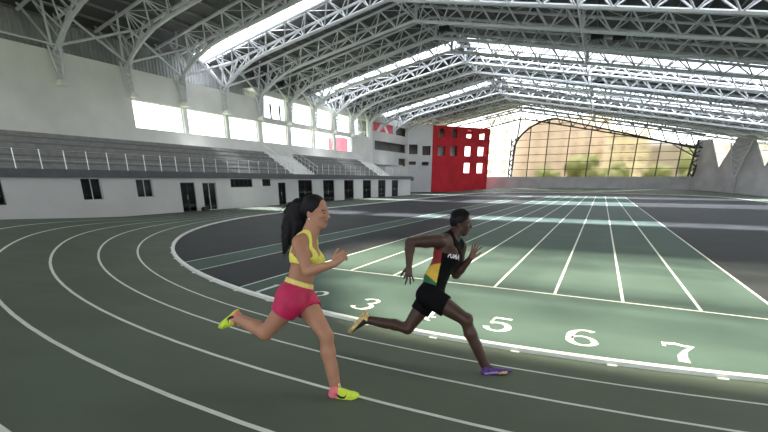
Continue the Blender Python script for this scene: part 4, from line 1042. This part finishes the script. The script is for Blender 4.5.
# shorts
nN = nrm(kneeN-hipN); nF = nrm(kneeF-hipF); cN = hipN+nN*.14; cF = hipF+nF*.175
sp = torso[:3]+[cone(pel, wst, .122, .112, .05, lx, 1.32), cone(hipN, hipN+nN*.24, .120, .112, .04), cone(hipF, hipF+nF*.28, .116, .104, .04), ell(hipN-fx*.03, RT, (.105, .095, .105), .04)]
wb = m_(434.5, 284)
make_shorts('shorts', sp[:4]+[sp[6]], [cone(hipN, hipN+nN*.26, .118, .102, .04)], [cone(hipF, hipF+nF*.30, .114, .098, .04)],
            (cN, nrm(nN+.15*UPZ)), (cF, nF), wb, ux, M['blackfab'], mo, ORG, .006)
# shoes
s3, fr3 = make_shoe(fN_h, fN_t, UPZ, .098, .085, ankN, lambda a, b, c: np.where((a > .52) & (a < .82) & (c < .045), 1, np.where((a > .08) & (a < .5) & (c > .036) & (c < .056), 2, 0)), [M['purple'], M['gold'], mat('lavender_shoe_stripe', (.45, .33, .62), .5, noise=.08)], M['sole'], mo, ORG)
upF = nrm(m_(372, 329, .24)-fF_h)
s4, fr4 = make_shoe(fF_h, fF_t, upF, .128, .105, ankF, lambda a, b, c: np.where((c > .05) & (a > .25), 1, 0), [M['gold'], M['sole']], M['gold'], mo, ORG)
s3['label'] = 'violet and gold spiked shoe'; s4['label'] = 'pale gold spiked shoe'
# short braided hair
cap = field([ell(hc+(hf*-.008+hu*.020)*1.10, [hf, hl, hu], (.116, .0925, .120), .01)], .006)
def line2(x, y, z):
    X, Y, Z = x-hc[0], y-hc[1], z-hc[2]; a = X*hf[0]+Y*hf[1]+Z*hf[2]; u = X*hu[0]+Y*hu[1]+Z*hu[2]
    return np.maximum((a-np.where(u > .05, .075, np.where(u > .0, .005+1.1*u, -.012)))*.8, -(u+.055))
cap.cut(line2); V, F = cap.mesh(); hair = skin_obj('hair', V, F, [M['hair']], ORG, mo)
for i in range(-3, 4):
    pts = []
    for t in np.linspace(.75, 2.7, 22):
        b_ = i*.0245; k = math.sqrt(max(0, 1-(b_/.095)**2))
        pts.append(hc+(hf*(-.008+.106*math.cos(t)*k)+hu*(.020+.109*math.sin(t)*k)+hl*b_)*1.10-ORG)
    c = MB(); c.path([tuple(p) for p in pts], .009, 6, .008)
    n = len(pts)
    for j in range(2, n-1, 2):
        p = pts[j]; o_ = nrm(p-(hc-ORG)); c.tube(tuple(p), tuple(p+o_*.013-hf*.004), .008, 6, .005)
    c.build('braid', M['hair'], hair, smooth=True)
for s in (-1, 1):
    e = ball('eye', hat(.077, s*.031, -.003), .013, M['eyew'], mo, ORG); ball('iris', hat(.077, s*.031, -.003)+hf*.0078, .0088, M['brow'], e, hat(.077, s*.031, -.003))

# ------------------------------------------------------------------ light portals at the openings
def portal(c, u, v, su, sv):
    l = bpy.data.lights.new('portal', 'AREA'); l.shape = 'RECTANGLE'; l.size = su; l.size_y = sv; l.cycles.is_portal = True
    o = bpy.data.objects.new('portal', l); C.objects.link(o)
    u = Vector(u).normalized(); v = Vector(v).normalized(); n = u.cross(v)
    mtx = Matrix((u, v, n)).transposed().to_4x4(); mtx.translation = Vector(c); o.matrix_world = mtx
for a, b in [SKYR[0]]+SKYR[2:]+[(10, 19)]:
    near = a == 10; x0, x1 = (XR+.6, 25.8) if not near else (-9, 23)
    portal(((x0+x1)/2, (a+b)/2, roofz((x0+x1)/2)+.15), ur, (0, 1, 0), x1-x0, b-a)
    if True: portal(((XR-.6+XL_+.9)/2, 0.25 if near else (a+b)/2, roofz((XR+XL_)/2)+.15), -ul, (0, 1, 0), LL-1.5, 3.5 if near else b-a)
portal((XW-.45, 46, 8.6), (0, 1, 0), (0, 0, 1), 50, 5.4)
portal((25.95, 29, 5.75), (0, -1, 0), (0, 0, 1), 84, 4.4)
portal((-6, -16.4, 5.5), (1, 0, 0), (0, 0, 1), 50, 5.8)
portal((-2, YF+.5, 8.8), (-1, 0, 0), (0, 0, 1), 46, 12)

sc = bpy.context.scene
sc.view_settings.view_transform = 'Standard'; sc.view_settings.look = 'None'; sc.view_settings.gamma = 1; sc.view_settings.exposure = 0.0
sc.view_settings.use_curve_mapping = False
sc.cycles.max_bounces = 10; sc.cycles.diffuse_bounces = 5; sc.cycles.transparent_max_bounces = 16; sc.cycles.sample_clamp_indirect = 8
sc.cycles.use_denoising = True
